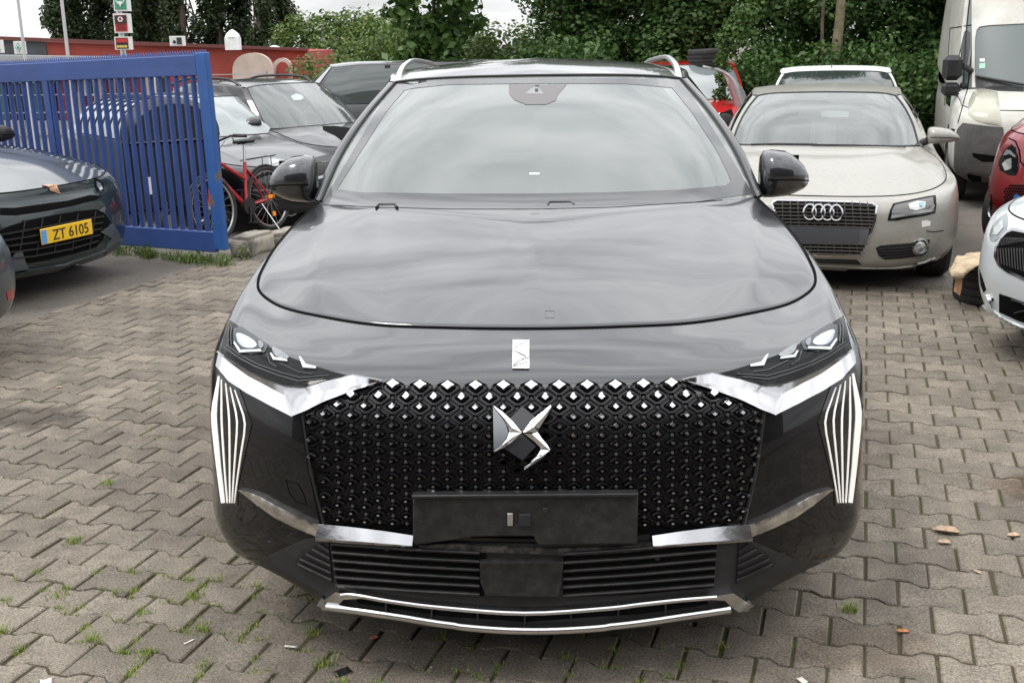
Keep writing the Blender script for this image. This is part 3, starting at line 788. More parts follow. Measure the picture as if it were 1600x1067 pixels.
ridge_piece('letter_right', [
  ([(750, 470), (700, 512), (640, 562), (590, 618)], [(752, 484), (705, 540), (655, 590), (598, 624)], [(754, 498), (716, 550), (684, 602), (676, 622)]),
  ([(676, 622), (700, 658), (728, 690), (754, 716)], [(645, 632), (680, 664), (715, 698), (746, 722)], [(600, 630), (660, 676), (690, 706), (694, 722)]),
  ([(754, 716), (700, 768), (650, 804), (598, 842)], [(744, 724), (690, 762), (648, 792), (602, 832)], [(694, 720), (672, 756), (636, 790), (602, 812)])], me_, .048)
emb('inner_mirror', [(428, 476), (470, 530), (500, 580), (514, 625), (500, 660), (470, 700), (432, 735)], mat('emblem_steel', (.30, .31, .32), .12, 1.0), .044, par=emblem)
emb('diamond_panel', [(590, 478), (662, 538), (592, 616), (520, 548)], mat('emblem_dark', (.03, .03, .033), .05, coat=.6), .041, par=emblem)
emb('diamond_panel', [(590, 632), (668, 700), (592, 778), (488, 712)], MATS['emblem_dark'], .041, par=emblem)
# chrome wings under the headlamps
wing = c1((122, 290), (180, 328), (290, 398), (400, 455), (470, 484), (520, 492), (600, 490), (720, 460), (860, 432), (950, 436), (1022, 460), (900, 510), (780, 552), (660, 600), (535, 648), (430, 592), (300, 522), (200, 452), (130, 375))
for mm_ in (0, 1): facets(A, 'chrome_wing', [[(345, 552), (360, 563), (391, 582), (420, 597), (450, 607), (480, 608.5), (512, 599), (552, 591), (598, 599)], [(345, 553.5), (361, 567), (391, 588.5), (420, 604), (450, 620), (480, 619), (514, 611), (556, 604), (598, 600.2)], [(347, 574), (366, 597), (394, 615), (431, 635), (462, 651), (482, 643), (507, 631), (548, 616), (598, 601.5)]], [.014, .008, .021], M_CHROME, mirror=mm_, sub=5)
# headlamps
hl = c1((172, 105), (205, 130), (300, 200), (450, 292), (600, 352), (760, 400), (880, 430), (780, 448), (700, 458), (560, 478), (470, 472), (400, 452), (290, 396), (180, 325), (125, 286), (150, 180))
for o, s in zip(decal(A, 'headlamp', hl, M_DARKGLASS, off=.003, thick=.01, step=9, mirror=True), (1, -1)):
    def sub(nm, poly, m, offv, th, dm=0):
        r = decal(A, nm, c1(*poly), m, off=offv, thick=th, step=5, mirror=True, dome=dm)
        k = 0 if s == 1 else 1
        bpy.data.objects.remove(r[1-k]); r[k].parent = o
    sub('lens_bowl', [(200, 160), (240, 150), (300, 188), (352, 225), (392, 250), (372, 292), (300, 304), (235, 292), (200, 235)], mat('lamp_bowl', (.07, .075, .08), .15, .6), .005, .002)
    sub('main_lens', [(p.x, p.y) for p in smooth_poly([(214, 196), (232, 188), (286, 212), (318, 236), (328, 256), (312, 268), (282, 270), (250, 262), (224, 234)], True, 3)], M_LEDH, .007, .002, .008)
    sub('lens_rim', [(p.x, p.y) for p in smooth_poly([(338, 232), (360, 244), (366, 262), (352, 276), (340, 262)], True, 3)], mat('lamp_mid', (.22, .24, .26), .15, .7), .009, .002, .003)
    sub('lens_rim', [(210, 235), (245, 282), (352, 282), (358, 294), (240, 296), (205, 245)], M_CREAM, .010, .003)
    sub('second_lens', [(p.x, p.y) for p in smooth_poly([(412, 268), (430, 268), (500, 312), (495, 328), (445, 320), (420, 298)], True, 3)], mat('lens_grey', (.25, .27, .28), .12, .5), .006, .002, .005)
    sub('lens_rim', [(412, 300), (428, 322), (497, 334), (500, 346), (420, 336), (402, 300)], M_CREAM, .008, .002)
    ms_ = -1 if s == -1 else 1; rb_ = MB()
    for q_ in (c1((150, 262), (240, 325), (330, 372), (450, 418), (560, 450), (700, 436)), c1((160, 250), (250, 312), (340, 358), (460, 402), (570, 432), (730, 420)), c1((190, 150), (186, 200), (190, 250)), c1((176, 150), (172, 200), (176, 262)), c1((455, 350), (500, 372), (560, 400), (640, 412)), c1((385, 300), (400, 345), (440, 372))):
        P_ = []
        for p_ in dens(q_, 6, False):
            h_ = A.pick(*p_); w_ = h_[0]+h_[1]*.0045; P_.append(Vector((w_.x*ms_, w_.y, w_.z)))
        rb_.tube(P_, .0016, 5)
    rb_.build('lamp_ribs', mat('rib_grey', (.10, .105, .11), .2, .7), o)
    sub('turn_light', [(560, 318), (572, 322), (602, 360), (660, 374), (656, 386), (585, 380)], M_CREAM, .008, .002)
# daytime light blades
def L3(t, m_, b, w):
    pts = smooth_poly([Vector(q) for q in (t, m_, b)], n=6)
    return pts
strips = [((343.5, 588), (335, 645), (350, 785), [2.5, 8.5, 5.5]), ((347.5, 593), (347.5, 655), (356.5, 785), [1.2, 2.6, 1.6]), ((354, 599), (360, 656), (360.4, 785), [1.2, 2.6, 1.5]), ((361, 605), (373, 658), (364, 785), [1.2, 2.6, 1.5]), ((368, 609), (386, 661), (367.5, 785), [1.2, 2.6, 1.5])]
for side_ in (0, 1):
    dl = empty('daytime_running_light', (0, 0, 0), 0, A.root)
    hs = decal(A, 'light_housing', [(340, 585), (372, 600), (394, 662), (372, 760), (372, 790), (345, 789), (334, 720), (327, 645)], M_PIANO, off=.002, thick=.006, step=8, mirror=True)
    bpy.data.objects.remove(hs[1-side_]); hs[side_].parent = dl
    for t, m_, b, w in strips:
        # polyline: straight to the bend then a gentle sweep to the foot
        P = [Vector(t).lerp(Vector(m_), i/4) for i in range(4)]
        cmid = Vector(m_).lerp(Vector(b), .5)+Vector((-abs((Vector(b)-Vector(m_)).x)*.12, 0))
        P += [(1-u)**2*Vector(m_)+2*u*(1-u)*cmid+u*u*Vector(b) for u in [i/7 for i in range(8)]]
        ww = [w[0]+(w[1]-w[0])*i/4 for i in range(4)]+[w[1]+(w[2]-w[1])*i/7 for i in range(8)]
        ribbon(A, 'light_strip', P, ww, M_LEDW, mirror=side_, parent=dl)
# bumper blades
decal(A, 'chrome_blade', c2((216, 206), (262, 214), (330, 240), (420, 290), (520, 340), (605, 375), (622, 380), (615, 442), (600, 436), (500, 395), (400, 345), (310, 280), (250, 232)), M_CHROME_D, off=.012, thick=.012, step=7, mirror=True, dome=.004)
for mm_ in (0, 1): facets(A, 'lower_chrome_bar', [[(501, 815), (550, 820), (600, 826), (647, 833)], [(501, 833), (550, 837), (600, 841), (647, 844)], [(501, 838), (550, 842), (600, 845), (647, 847)]], [.014, .030, .026], M_CHROME, mirror=mm_, sub=4)
# tow eye cover outline
rail(A, 'cover_seam', [(447, 750), (466, 756), (474, 770), (479, 788), (462, 783), (452, 770), (447, 750)], .0012, M_VOID, off=.0005)
# number plate carrier
def slab(name, poly, m, y, th, par=None, bev=0):
    """flat upright panel at local depth y, outline in photo pixels"""
    o = A.Ri @ (CO-A.loc); V = []
    for p in poly:
        d = A.Ri @ ray(*p); V.append(o+d*((y-o.y)/d.y))
    mb = MB().prism(V, (0, th, 0)); ob = mb.build(name, m, par or A.root, auto=30)
    if bev:
        b = ob.modifiers.new('b', 'BEVEL'); b.width = bev; b.segments = 2; b.limit_method = 'ANGLE'
    return ob
pc = empty('plate_carrier', (0, 0, 0), 0, A.root)
slab('carrier_board', [(645, 778), (645, 849), (650, 851), (670, 849), (700, 845), (740, 839), (790, 838), (834, 838), (838, 849), (845, 852), (950, 850), (996, 850), (997, 774), (820, 775)], M_DUSTY, -.018, .045, pc, .004)
slab('carrier_lip', [(643, 774), (643, 780), (998, 777), (998, 771)], M_BLACK, -.032, .03, pc, .003)
for (x, y, w, h, m_) in ((797, 812, 9, 20, 'cl'), (820, 813, 19, 19, 'sq'), (852, 798, 9, 9, 'sq')):
    slab('clip', [(x-w/2, y-h/2), (x+w/2, y-h/2), (x+w/2, y+h/2), (x-w/2, y+h/2)], M_MATT if m_ == 'sq' else M_SATIN, -.023, .01, pc, .002)
for (x, y) in ((658, 815), (979, 812), (901, 807)): slab('screw_hole', [(x+3*cos(t), y+3*sin(t)) for t in [i*pi/4 for i in range(8)]], M_MATT, -.020, .01, pc)
for x in (672, 716, 760, 878, 905, 948): slab('clip', [(x-6, 771), (x+6, 771), (x+6, 774), (x-6, 774)], M_SATIN, -.02, .03, pc)
# lower bumper, matt plastic
lb = [(412, 871), (440, 858), (475, 842), (500, 836), (560, 842), (645, 846), (820, 848), (998, 846), (1080, 842), (1144, 834), (1172, 842), (1206, 858), (1240, 872), (1180, 918), (1140, 938), (1100, 958), (1000, 974), (900, 979), (820, 980), (700, 976), (620, 964), (550, 946), (515, 930), (470, 905)]
decal(A, 'lower_bumper', lb, M_MATT, off=.007, thick=.012, step=9)
# intake with slats
for s, P in (('l', [(521, 847), (640, 853), (760, 858), (757, 928), (640, 922), (530, 912)]), ('r', [(880, 866), (1000, 858), (1118, 842), (1113, 914), (1000, 925), (880, 930)])):
    decal(A, 'intake_void', P, M_VOID, off=.011, thick=.006, step=9)
def slat(a, b, nm='intake_slat', r=.0042, o=.016):
    mb = MB(); D = dens([a, ((a[0]+b[0])/2, (a[1]+b[1])/2+1.2), b], 16, False); V = []; n = len(D)
    for p in D:
        h = A.pick(*p); q = h[0]+h[1]*o
        V += [q+Vector((0, -.004, .0075)), q+Vector((0, -.006, .005)), q+Vector((0, -.002, -.001)), q+Vector((0, .02, .008))]
    F = [(4*i+j, 4*i+(j+1) % 4, 4*i+4+(j+1) % 4, 4*i+4+j) for i in range(n-1) for j in range(4)]+[(0, 1, 2, 3), (4*n-4, 4*n-3, 4*n-2, 4*n-1)]
    mb.add(V, F); return mb.build(nm, M_DUSTY, A.root, auto=30)
for i in range(6):
    t = i/5; slat((521+t*8, 847+t*64), (750, 860+t*66)); slat((880, 862+t*66), (1117-t*5, 844+t*66))
for s_, x0, x1, y0, y1 in ((1, 463, 519, 866, 843), (-1, 1122, 1182, 843, 866)):
    pass
decal(A, 'side_vent', [(516, 843), (500, 846), (478, 858), (463, 872), (466, 882), (522, 908)], mat('vent_black', (.015, .015, .016), .5), off=.011, thick=.006, step=8, mirror=True)
vents = {1: MB(), -1: MB()}
for i in range(5):
    t = i/4; a_ = (502-t*38+(6 if i == 4 else 0), 846+t*30); b_ = (518+t*4, 857+t*44)
    for s in (1, -1):
        P = []
        for p in dens([a_, b_], 10, False):
            h = A.pick(*p); q = h[0]+h[1]*.015; P.append(Vector((q.x*s, q.y, q.z)))
        vents[s].tube(P, .004, 5)
for s in (1, -1): vents[s].build('vent_ribs', M_DUSTY, A.root)
decal(A, 'radar_cover', [(751, 869), (880, 869), (876, 905), (872, 924), (760, 922), (752, 900)], M_DUSTY, off=.03, thick=.03, step=12)
decal(A, 'air_dam', [(700, 926), (757, 925), (875, 927), (960, 924), (1100, 917), (1112, 926), (1060, 934), (940, 945), (820, 948), (700, 942), (560, 922), (540, 914)], M_BLACK, off=.008, thick=.008, step=12)
decal(A, 'torn_edge', [(655, 849), (700, 846), (760, 849), (860, 853), (950, 851), (1010, 847), (1080, 838), (1100, 842), (1040, 853), (980, 859), (900, 864), (800, 860), (720, 858), (660, 855)], mat('scuffed_plastic', (.085, .08, .075), .6, col2=(.02, .02, .02), vscale=40, vpos=(.45, .62)), off=.012, thick=.008, step=6)
for p in ((607, 853), (1026, 867)):
    h = A.pick(*p); MB().lathe([(.0001, -.002), (.006, -.001), (.008, .004)], h[0]+h[1]*.016, 'y', 12).build('parking_sensor', M_BLACK, A.root)
# chrome skid frame
M_BRIGHT = M_BRIGHT
sk = empty('skid_frame', (0, 0, 0), 0, A.root)
top = [(540, 921), (560, 921), (620, 932), (700, 942), (820, 950), (940, 943), (1000, 936), (1060, 929), (1113, 924)]
bot = [(520, 937), (620, 954), (720, 969), (820, 975), (920, 972), (1020, 961), (1132, 942)]
rail(A, 'top_bar', [(p.x, p.y) for p in smooth_poly(top)], .0068, M_BRIGHT, off=.026, parent=sk, step=12, seg=10)
rail(A, 'bottom_bar', [(p.x, p.y) for p in smooth_poly(bot)], .0115, M_BRIGHT, off=.026, parent=sk, step=12, seg=12)
decal(A, 'corner', c2((620, 774), (640, 760), (720, 708), (790, 722), (850, 742), (760, 745), (725, 780), (700, 796), (640, 786)), M_BRIGHT, off=.024, thick=.016, step=6, mirror=True, parent=sk)
decal(A, 'frame_shadow_gap', [(560, 926), (700, 948), (820, 955), (940, 949), (1100, 930), (1105, 940), (1000, 956), (820, 968), (700, 960), (560, 938)], M_VOID, off=.010, thick=.006, step=12, parent=sk)
for x in (606, 676, 747, 820, 892, 965, 1038):
    yt = 931+ (abs(0)); y0 = 950-abs(x-820)*.085; h = decal(A, 'frame_rib', [(x-1.2, y0), (x+1.2, y0), (x+1.2, y0+20), (x-1.2, y0+20)], M_DUSTY, off=.020, thick=.012, step=10, parent=sk)
# nose badge: pale plate with engraved chevrons
nb = empty('nose_badge', (0, 0, 0), 0, A.root)
decal(A, 'badge_plate', [(801, 532.5), (826.8, 532.5), (826.8, 577), (801, 577)], mat('badge_white', (.80, .80, .80), .22, .5), off=.004, thick=.004, step=12, parent=nb)
for P in ([(803, 547), (812, 540), (824, 534)], [(802, 549), (812, 553), (826, 560)], [(802, 571), (814, 563), (826, 561)], [(802, 574), (814, 570), (826, 566)], [(802, 549), (814, 555), (822, 560), (812, 567), (802, 573)]):
    rail(A, 'chevron_line', P, .0007, M_MATT, off=.0045, parent=nb, seg=5, step=5)
rail(A, 'badge_rim', [(801, 532.5), (826.8, 532.5), (826.8, 577), (801, 577), (801, 532.5)], .0009, M_CHROME_D, off=.004, parent=nb, seg=5)
# faint label low on the bonnet
# windscreen: dark printed border, camera housing, stickers (laid on the glass)
M_FRIT = mat('printed_border', (.030, .032, .034), .35)
out_ = [(503, 320), (540, 256), (585, 180), (620, 128), (740, 124), (845, 123), (960, 123), (1064, 124), (1100, 180), (1145, 252), (1176, 303), (1090, 316), (960, 324), (836, 327), (700, 327), (590, 324)]
inn_ = [(527, 296), (556, 250), (606, 172), (634, 140), (700, 133), (845, 131), (985, 132), (1050, 138), (1078, 172), (1120, 236), (1143, 283), (1136, 290), (1060, 297), (960, 301), (836, 303), (700, 303), (560, 301)]
def ring(car, name, o_, i_, m, off, thick):
    n = len(o_); segs = 40
    # resample both loops by matching index
    def rs(P, k):
        L_ = [0]; 
        for a_, b_ in zip(P, P[1:]+P[:1]): L_.append(L_[-1]+(Vector(b_)-Vector(a_)).length)
        return P
    V = []; F = []
    O = []; I = []
    m_ = min(len(o_), len(i_))
    for P, out in ((o_, O), (i_, I)):
        P = [Vector(p) for p in P]; L_ = [0]
        for a_, b_ in zip(P, P[1:]+P[:1]): L_.append(L_[-1]+(b_-a_).length)
        for k in range(120):
            t = L_[-1]*k/120; j = max(i for i in range(len(P)) if L_[i] <= t+1e-9)
            a_, b_ = P[j], P[(j+1) % len(P)]; out.append(a_.lerp(b_, (t-L_[j])/max(1e-9, L_[j+1]-L_[j])))
    for o2, i2 in zip(O, I):
        for s in (0, .5, 1):
            p = o2.lerp(i2, s); h = car.pick(p.x, p.y); V.append(h[0]+h[1]*off)
    n = len(O)
    for k in range(n):
        for j in range(2): F.append((k*3+j, k*3+j+1, ((k+1) % n)*3+j+1, ((k+1) % n)*3+j))
    return mk(name, V, F, m, car.root)
ring(A, 'windscreen_border', out_, inn_, mat('border_print', (.06, .062, .066), .15, coat=.8), .0015, .001)
decal(A, 'camera_housing', [(795, 133), (885, 133), (872, 148), (868, 158), (853, 164), (822, 164), (804, 157), (796, 148)], mat('housing_dark', (.15, .142, .14), .3), off=.0022, thick=.002, step=8)  # grey has the pale veil of glass reflections put into its colour
decal(A, 'camera_eye', [(832, 138), (841, 138), (850, 148), (820, 148)], mat('housing_grey', (.26, .27, .27), .4), off=.003, thick=.001, step=6)
decal(A, 'camera_eye', [(836, 140), (841, 140), (841, 145), (836, 145)], M_BLACK, off=.0036, thick=.001, step=6)
# vehicle number label at the foot of the screen
decal(A, 'number_label', [(827, 270.5), (843, 270.5), (843, 273.2), (827, 273.2)], M_WHITE, off=.001, thick=.001, step=6)
# washer jets / wiper ends
for P in ([(588, 326), (592, 321.5), (617, 321.5), (621, 326)], [(856, 323), (859, 317.5), (890, 317.5), (897, 322)]):
    rail(A, 'wiper_tip', P, .005, M_BLACK, off=.004, seg=6)
# roof rails
for s in (1, -1):
    P = [(s*.600, 2.22, 1.566), (s*.606, 2.32, 1.592), (s*.612, 2.48, 1.618), (s*.618, 2.7, 1.635), (s*.622, 3.0, 1.645), (s*.60, 3.6, 1.620), (s*.59, 3.8, 1.60)]
    mb = MB(); Q = crv(P, 30); V = []; n = len(Q)
    for p in Q: V += [p+Vector((s*.013, 0, -.016)), p+Vector((s*.015, 0, .002)), p+Vector((-s*.009, 0, .006)), p+Vector((-s*.013, 0, -.014))]
    mb.add(V, [(4*i+j, 4*i+(j+1) % 4, 4*i+4+(j+1) % 4, 4*i+4+j) for i in range(n-1) for j in range(4)]+[(0, 1, 2, 3)])
    ob = mb.build('roof_rail', mat('rail_silver', (.72, .73, .74), .28, .85), A.root, auto=30)
    b = ob.modifiers.new('b', 'BEVEL'); b.width = .005; b.segments = 2; b.limit_method = 'ANGLE'
# mirrors
def mirror(car, s, x0, y0, z0, w=.20, h=.165, dp=.20, m=PAINT, glassm=None, flip=False):
    mr = empty('door_mirror', (s*x0, y0, z0), 0, car.root)
    # stations from the door outwards: (x, y half depth, z centre, half height)
    st = [(-.012, .055, -.004, h*.40), (.0, .085, 0, h*.49), (.03, .098, .002, h*.50), (.08, .102, .001, h*.475), (w*.65, .094, -.003, h*.40), (w*.85, .074, -.012, h*.27), (w*.96, .045, -.020, h*.15), (w, .012, -.024, h*.05)]
    V = []; F = []; n = 20
    for (x, hd, zc, hh) in st:
        for j in range(n):
            t = 2*pi*j/n; cx, sz = cos(t), sin(t)
            ex = abs(cx)**.7*(1 if cx > 0 else -1); ez = abs(sz)**.75*(1 if sz > 0 else -1)
            yy = hd*ex*(1.15 if ex < 0 else .55) + x*.15
            V.append((s*x, yy, zc+hh*ez))
    for i in range(len(st)-1):
        for j in range(n): F.append((i*n+j, i*n+(j+1) % n, (i+1)*n+(j+1) % n, (i+1)*n+j))
    F += [tuple(range(n)), tuple(range((len(st)-1)*n, len(st)*n))]
    mk('mirror_cap', V, F, m, mr, recalc=True, auto=60)
    MB().tube([(s*-.01, -.02, -h*.30), (-s*.07, .0, -h*.55), (-s*.12, .0, -h*.6)], [.03, .028, .034], 10).build('mirror_arm', M_BLACK, mr)
    sm = MB(); P = [(s*(x+.001), (-1.155*hd)+x*.15, zc-hh*.14) for x, hd, zc, hh in st[1:-1]]; sm.tube(P, .0028, 5); sm.build('mirror_seam', M_VOID, mr)
    MB().box((s*w*.45, .075, 0), (w*.8, .01, h*.7)).build('mirror_glass', M_DARKGLASS, mr)
    return mr
for s in (1, -1): mirror(A, s, .862, 1.62, 1.222, w=.175, h=.178)
# front doors seam, fender seam and small reflectors
rail(A, 'label_seam', [(852, 486), (866, 486), (866, 497), (852, 497), (852, 486)], .0004, M_MATT, off=.0004, seg=4)
# ------------------------------------------------------------------ other cars: one builder, own dimensions and own fronts
GL_CAR = mat('car_glass_grey', (.20, .23, .23), .06, .0, coat=1.0, spec=.9, cr=.02)
GL_TINT = mat('car_glass_dark', (.012, .014, .014), .05, coat=.5, spec=.6)
GL_LIGHT = glass_mat('clear_windscreen', tint=(.7, .76, .74), dust=.22, dustc=(.5, .55, .54), refl=2.2)
def std_car(name, loc, rz, label, paint, L_=4.5, W=.91, zb=.18, zg=.62, zh=.70, zc=.95, zr=1.45, zbr=1.05, nd=.42, yh=.12, yhc=.5, yc=1.2, yr=2.05, yrr=3.3, yg=4.1, xc=.72, xr=.54, zm=.45, wb=(.88, 3.6), wr=.33, lean=.0, glass=None, side=None, boxy=0.0, skirt=None, cat='car', group=None, arch=.39, pillars=(), wheels=True, xside=.9, bulge=.012, hub=M_SATIN):
    c = Car(name, loc, rz, label, cat, group)
    cols = [(0, 0), (.27, .015), (.5, .07), (.68, .19), (.84, .42), (.94, .72), (1.0, 1.1)]
    if boxy: cols = [(0, 0), (.3, .01), (.55, .04), (.76, .10), (.90, .24), (.97, .5), (1.0, 1.0)]
    yA, yB = wb; ym = (yA+yB)/2
    def row(z, yo, sx, zs, ss, f=1.0):
        fr_ = [(a*W*sx, yo+nd*b*f, z+(zs-z)*(b*.6)) for a, b in cols]
        return fr_+[(W*ss, yA+.1, zs), (W*ss, yA+.55, zs), (W*ss, ym, zs), (W*ss, yB, zs), (W*ss*.98, yB+.4, zs), (W*ss*.88, L_-.12, zs), (W*.5, L_-.02, zs), (0, L_, zs)]
    rows = [row(zb, .10, .88, zb+.05, .93), row(zb+.05, .03, .95, zb+.1, .97), row(zb+(zm-zb)*.5, .012, .985, zb+.16, .99), row(zm, 0, 1, zm+.03, 1.0), row((zm+zg)/2, .008+lean*.5, 1, (zm+zg)/2+.03, 1.0), row(zg, .03+lean, .99, zg+.06, 1.0, .97), row((zg+zh)/2, .06+lean, .975, zg+.15, .99, .97)]
    zt = zh
    top = [(a*W*.93, yh+lean+(nd+.12)*b*.95, zh+(zc-zh)*.32*b) for a, b in cols]
    cc = (xc, yc+.22, zc)
    top[-1] = (W*.925, yh+lean+nd*1.05+.12, zh+(zc-zh)*.34)
    a0 = Vector(top[-1]); a1 = Vector(cc); mid = a0.lerp(a1, .5)+Vector((.035, 0, .015))
    bl = [(W*xside, yc+.75, zc+.015), (W*xside, ym+.3, zc+.03), (W*xside*.99, yrr, zbr-.01), (W*.80, yg, zbr)]
    toprow = top+[tuple(mid), cc, (W*xside, yc+.75, zc+.01), (W*xside, yB-.1, (zc+zbr)/2), (W*xside*.96, yB+.4, zbr-.02), (W*.74, L_-.22, zbr), (W*.45, L_-.10, zbr), (0, L_-.07, zbr)]
    # shoulder row follows the top row slightly outside
    sh = []
    for i, (t, m_) in enumerate(zip(toprow, rows[-1])):
        sh.append((t[0]*.35+m_[0]*.65, t[1]*.5+m_[1]*.5, t[2]-.05 if i > 6 else t[2]*.62+m_[2]*.38))
    rows += [sh, toprow]
    V, F, nc = rows_patch(rows, 3, 5)
    tr = V[-nc:]
    if wheels: F = arch_cut(V, F, list(wb), arch, wr+.03)
    V, F = mirx(V, F); c.shell(V, F); mk('body', V, F, paint, c.root, weld=.0005, recalc=True, auto=50)
    fr_ = tr[:31]; sd = tr[30:41]; E_ = sd[-1]
    cw = [(0, yc, zc+.02), (xc*.5, yc+.03, zc+.018), (xc*.82, yc+.11, zc+.008), tuple(E_)]
    zmid = (fr_[0].z+zc+.02)/2
    V, F = coons(fr_, cw, [fr_[0], (0, (fr_[0].y+yc)/2, zmid+bulge*2), (0, yc, zc+.02)], sd, 24, 20, lambda u, v: Vector((0, 0, bulge*sin(pi*v)*(1-u*u) + .012*math.exp(-((u-.62)/.10)**2)*sin(pi*v)**.6)))
    V, F = mirx(V, F); c.shell(V, F); mk('bonnet', [v+Vector((0, 0, .003)) for v in V], F, paint, c.root, weld=.0005, recalc=True)
    mb = MB()
    for s in (1, -1): mb.tube([(p.x*s, p.y-.003, p.z+.0005) for p in fr_[:-1]+sd], .0045, 5)
    mb.build('shut_line', M_VOID, c.root)
    yrc = yr-.08
    ws0 = [(0, yc-.01, zc+.012), (xc*.5, yc+.02, zc+.010), (xc*.82, yc+.10, zc+.002), (xc-.01, yc+.22, zc)]
    ws1 = [(0, yrc, zr-.042), (xr*.5, yrc+.015, zr-.047), (xr*.83, yrc+.05, zr-.057), (xr, yr, zr-.077)]
    def arcm(a, b, k, kz): a, b = Vector(a), Vector(b); return [a, a.lerp(b, .35)+Vector((k*.9, 0, kz*.95)), a.lerp(b, .7)+Vector((k*.8, 0, kz*.85)), b]
    wss = arcm(ws0[-1], ws1[-1], .02, .025)
    V, F = coons(ws0, ws1, arcm(ws0[0], ws1[0], 0, .03), wss, 14, 14); V, F = mirx(V, F); c.shell(V, F)
    mk('windscreen', V, F, glass or GL_CAR, c.root, weld=.0005, recalc=True)
    pil = arcm((xc+.03, yc+.27, zc), (xr+.045, yr+.06, zr-.075), .02, .012)
    V, F = coons([wss[0], pil[0]], [wss[-1], pil[-1]], wss, pil, 3, 14); c.shell(*mirx(V, F))
    for s in (1, -1): mk('windscreen_pillar', [(v.x*s, v.y, v.z) for v in V], F, paint, c.root, recalc=True)
    mb = MB()
    for s in (1, -1): mb.tube([(p.x*s, p.y, p.z+.002) for p in crv(wss, 14)], .008, 5)
    mb.tube([(-p.x, p.y, p.z+.002) for p in crv(ws1, 8)[::-1]]+[(p.x, p.y, p.z+.002) for p in crv(ws1, 8)[1:]], .006, 5)
    mb.tube([(-p.x, p.y-.004, p.z+.006) for p in crv(ws0, 8)[::-1]]+[(p.x, p.y-.004, p.z+.006) for p in crv(ws0, 8)[1:]], .012, 5)
    mb.build('windscreen_seal', M_BLACK, c.root)
    zre = zr-.05 if boxy else zr-.09
    rs = [ws1[-1], (xr+.025, yr+.45, zr-.03), (xr+.02, yrr-.4, zr-.035), (xr-.03, yrr, zre-.02)]
    rcn = [(0, yrc, zr-.042), (0, yr+.10, zr-.014), (0, yr+.4, zr), (0, yrr-.5, zr), (0, yrr+.08, zre)]
    rr0 = [rcn[-1], (xr*.6, yrr+.06, zre-.005), rs[-1]]
    V, F = coons(off(ws1, 0, .006, .002), rr0, rcn, rs, 10, 14); V, F = mirx(V, F); c.shell(V, F); mk('roof', V, F, paint, c.root, weld=.0005, recalc=True)
    bl = [pil[0]]+bl
    rt = [pil[-1], (xr+.075, yr+.5, zr-.055), (xr+.07, yrr-.45, zr-.06), (xr+.01, yrr-.02, zre-.04)]
    wcol = arcm(bl[-1], rt[-1], .01, .02)
    V, F = coons(bl, rt, pil, wcol, 16, 6); c.shell(*mirx(V, F))
    for s in (1, -1): mk('side_window', [(v.x*s, v.y, v.z) for v in V], F, side or GL_TINT, c.root, recalc=True)
    V2, F2 = coons(rt, rs, [rt[0], rs[0]], [rt[-1], rs[-1]], 16, 3, lambda u, v: Vector((.4, 0, 1))*.01*sin(pi*v)); c.shell(*mirx(V2, F2))
    for s in (1, -1): mk('roof_side', [(v.x*s, v.y, v.z) for v in V2], F2, paint, c.root, recalc=True)
    rg0 = [(0, L_-.16 if not boxy else L_-.06, zbr), (W*.45, L_-.2 if not boxy else L_-.08, zbr), (W*.72, L_-.3 if not boxy else L_-.15, zbr)]
    V, F = coons(rg0, rr0, [rg0[0], rr0[0]], arcm(rg0[-1], rr0[-1], .02, .02), 6, 6); V3, F3 = mirx(V, F); mk('rear_window', V3, F3, GL_TINT, c.root, weld=.0005, recalc=True)
    V, F = coons([bl[-1], rg0[-1]], [rt[-1], rr0[-1]], wcol, arcm(rg0[-1], rr0[-1], .02, .02), 4, 6)
    for s in (1, -1): mk('rear_pillar', [(v.x*s, v.y, v.z) for v in V], F, paint, c.root, recalc=True)
    for s in (1, -1):
        for (yp, wd, m_) in pillars:
            # upright post between side windows
            def on(curve, y):
                P = crv(curve, 40); return min(P, key=lambda p: abs(p.y-y))
            a, b = on(bl, yp), on(rt, yp+.04); nrm = Vector((s, 0, .2)).normalized()*.006
            A_ = [Vector((a.x*s, a.y-wd/2, a.z))+nrm, Vector((a.x*s, a.y+wd/2, a.z))+nrm, Vector((b.x*s, b.y+wd/2, b.z))+nrm, Vector((b.x*s, b.y-wd/2, b.z))+nrm]
            MB().prism(A_, -nrm*4).build('door_pillar', m_, c.root)
    MB().box((0, L_/2, zb+.1), (W*1.6, L_-.9, .1)).build('floor', M_VOID, c.root)
    if wheels:
        for x in (-W+.105, W-.105):
            for y in wb: wheel(c, x, y, wr, .21, hub)
    c.near = (Vector(loc)-CO).length
    c.tr = tr; c.nc = nc
    return c
def lamp_set(c, name, outline, parts, m=M_DARKGLASS, off_=.004, step=4, mirror=True):
    obs = decal(c, name, outline, m, off=off_, thick=.012, step=step, mirror=mirror)
    if not mirror: obs = [obs]
    for (nm, poly, mm, o_) in parts:
        r = decal(c, nm, poly, mm, off=off_+o_, thick=.004, step=max(2, step*.6), mirror=mirror)
        for i, x in enumerate(r if mirror else [r]): x.parent = obs[i]
    return obs

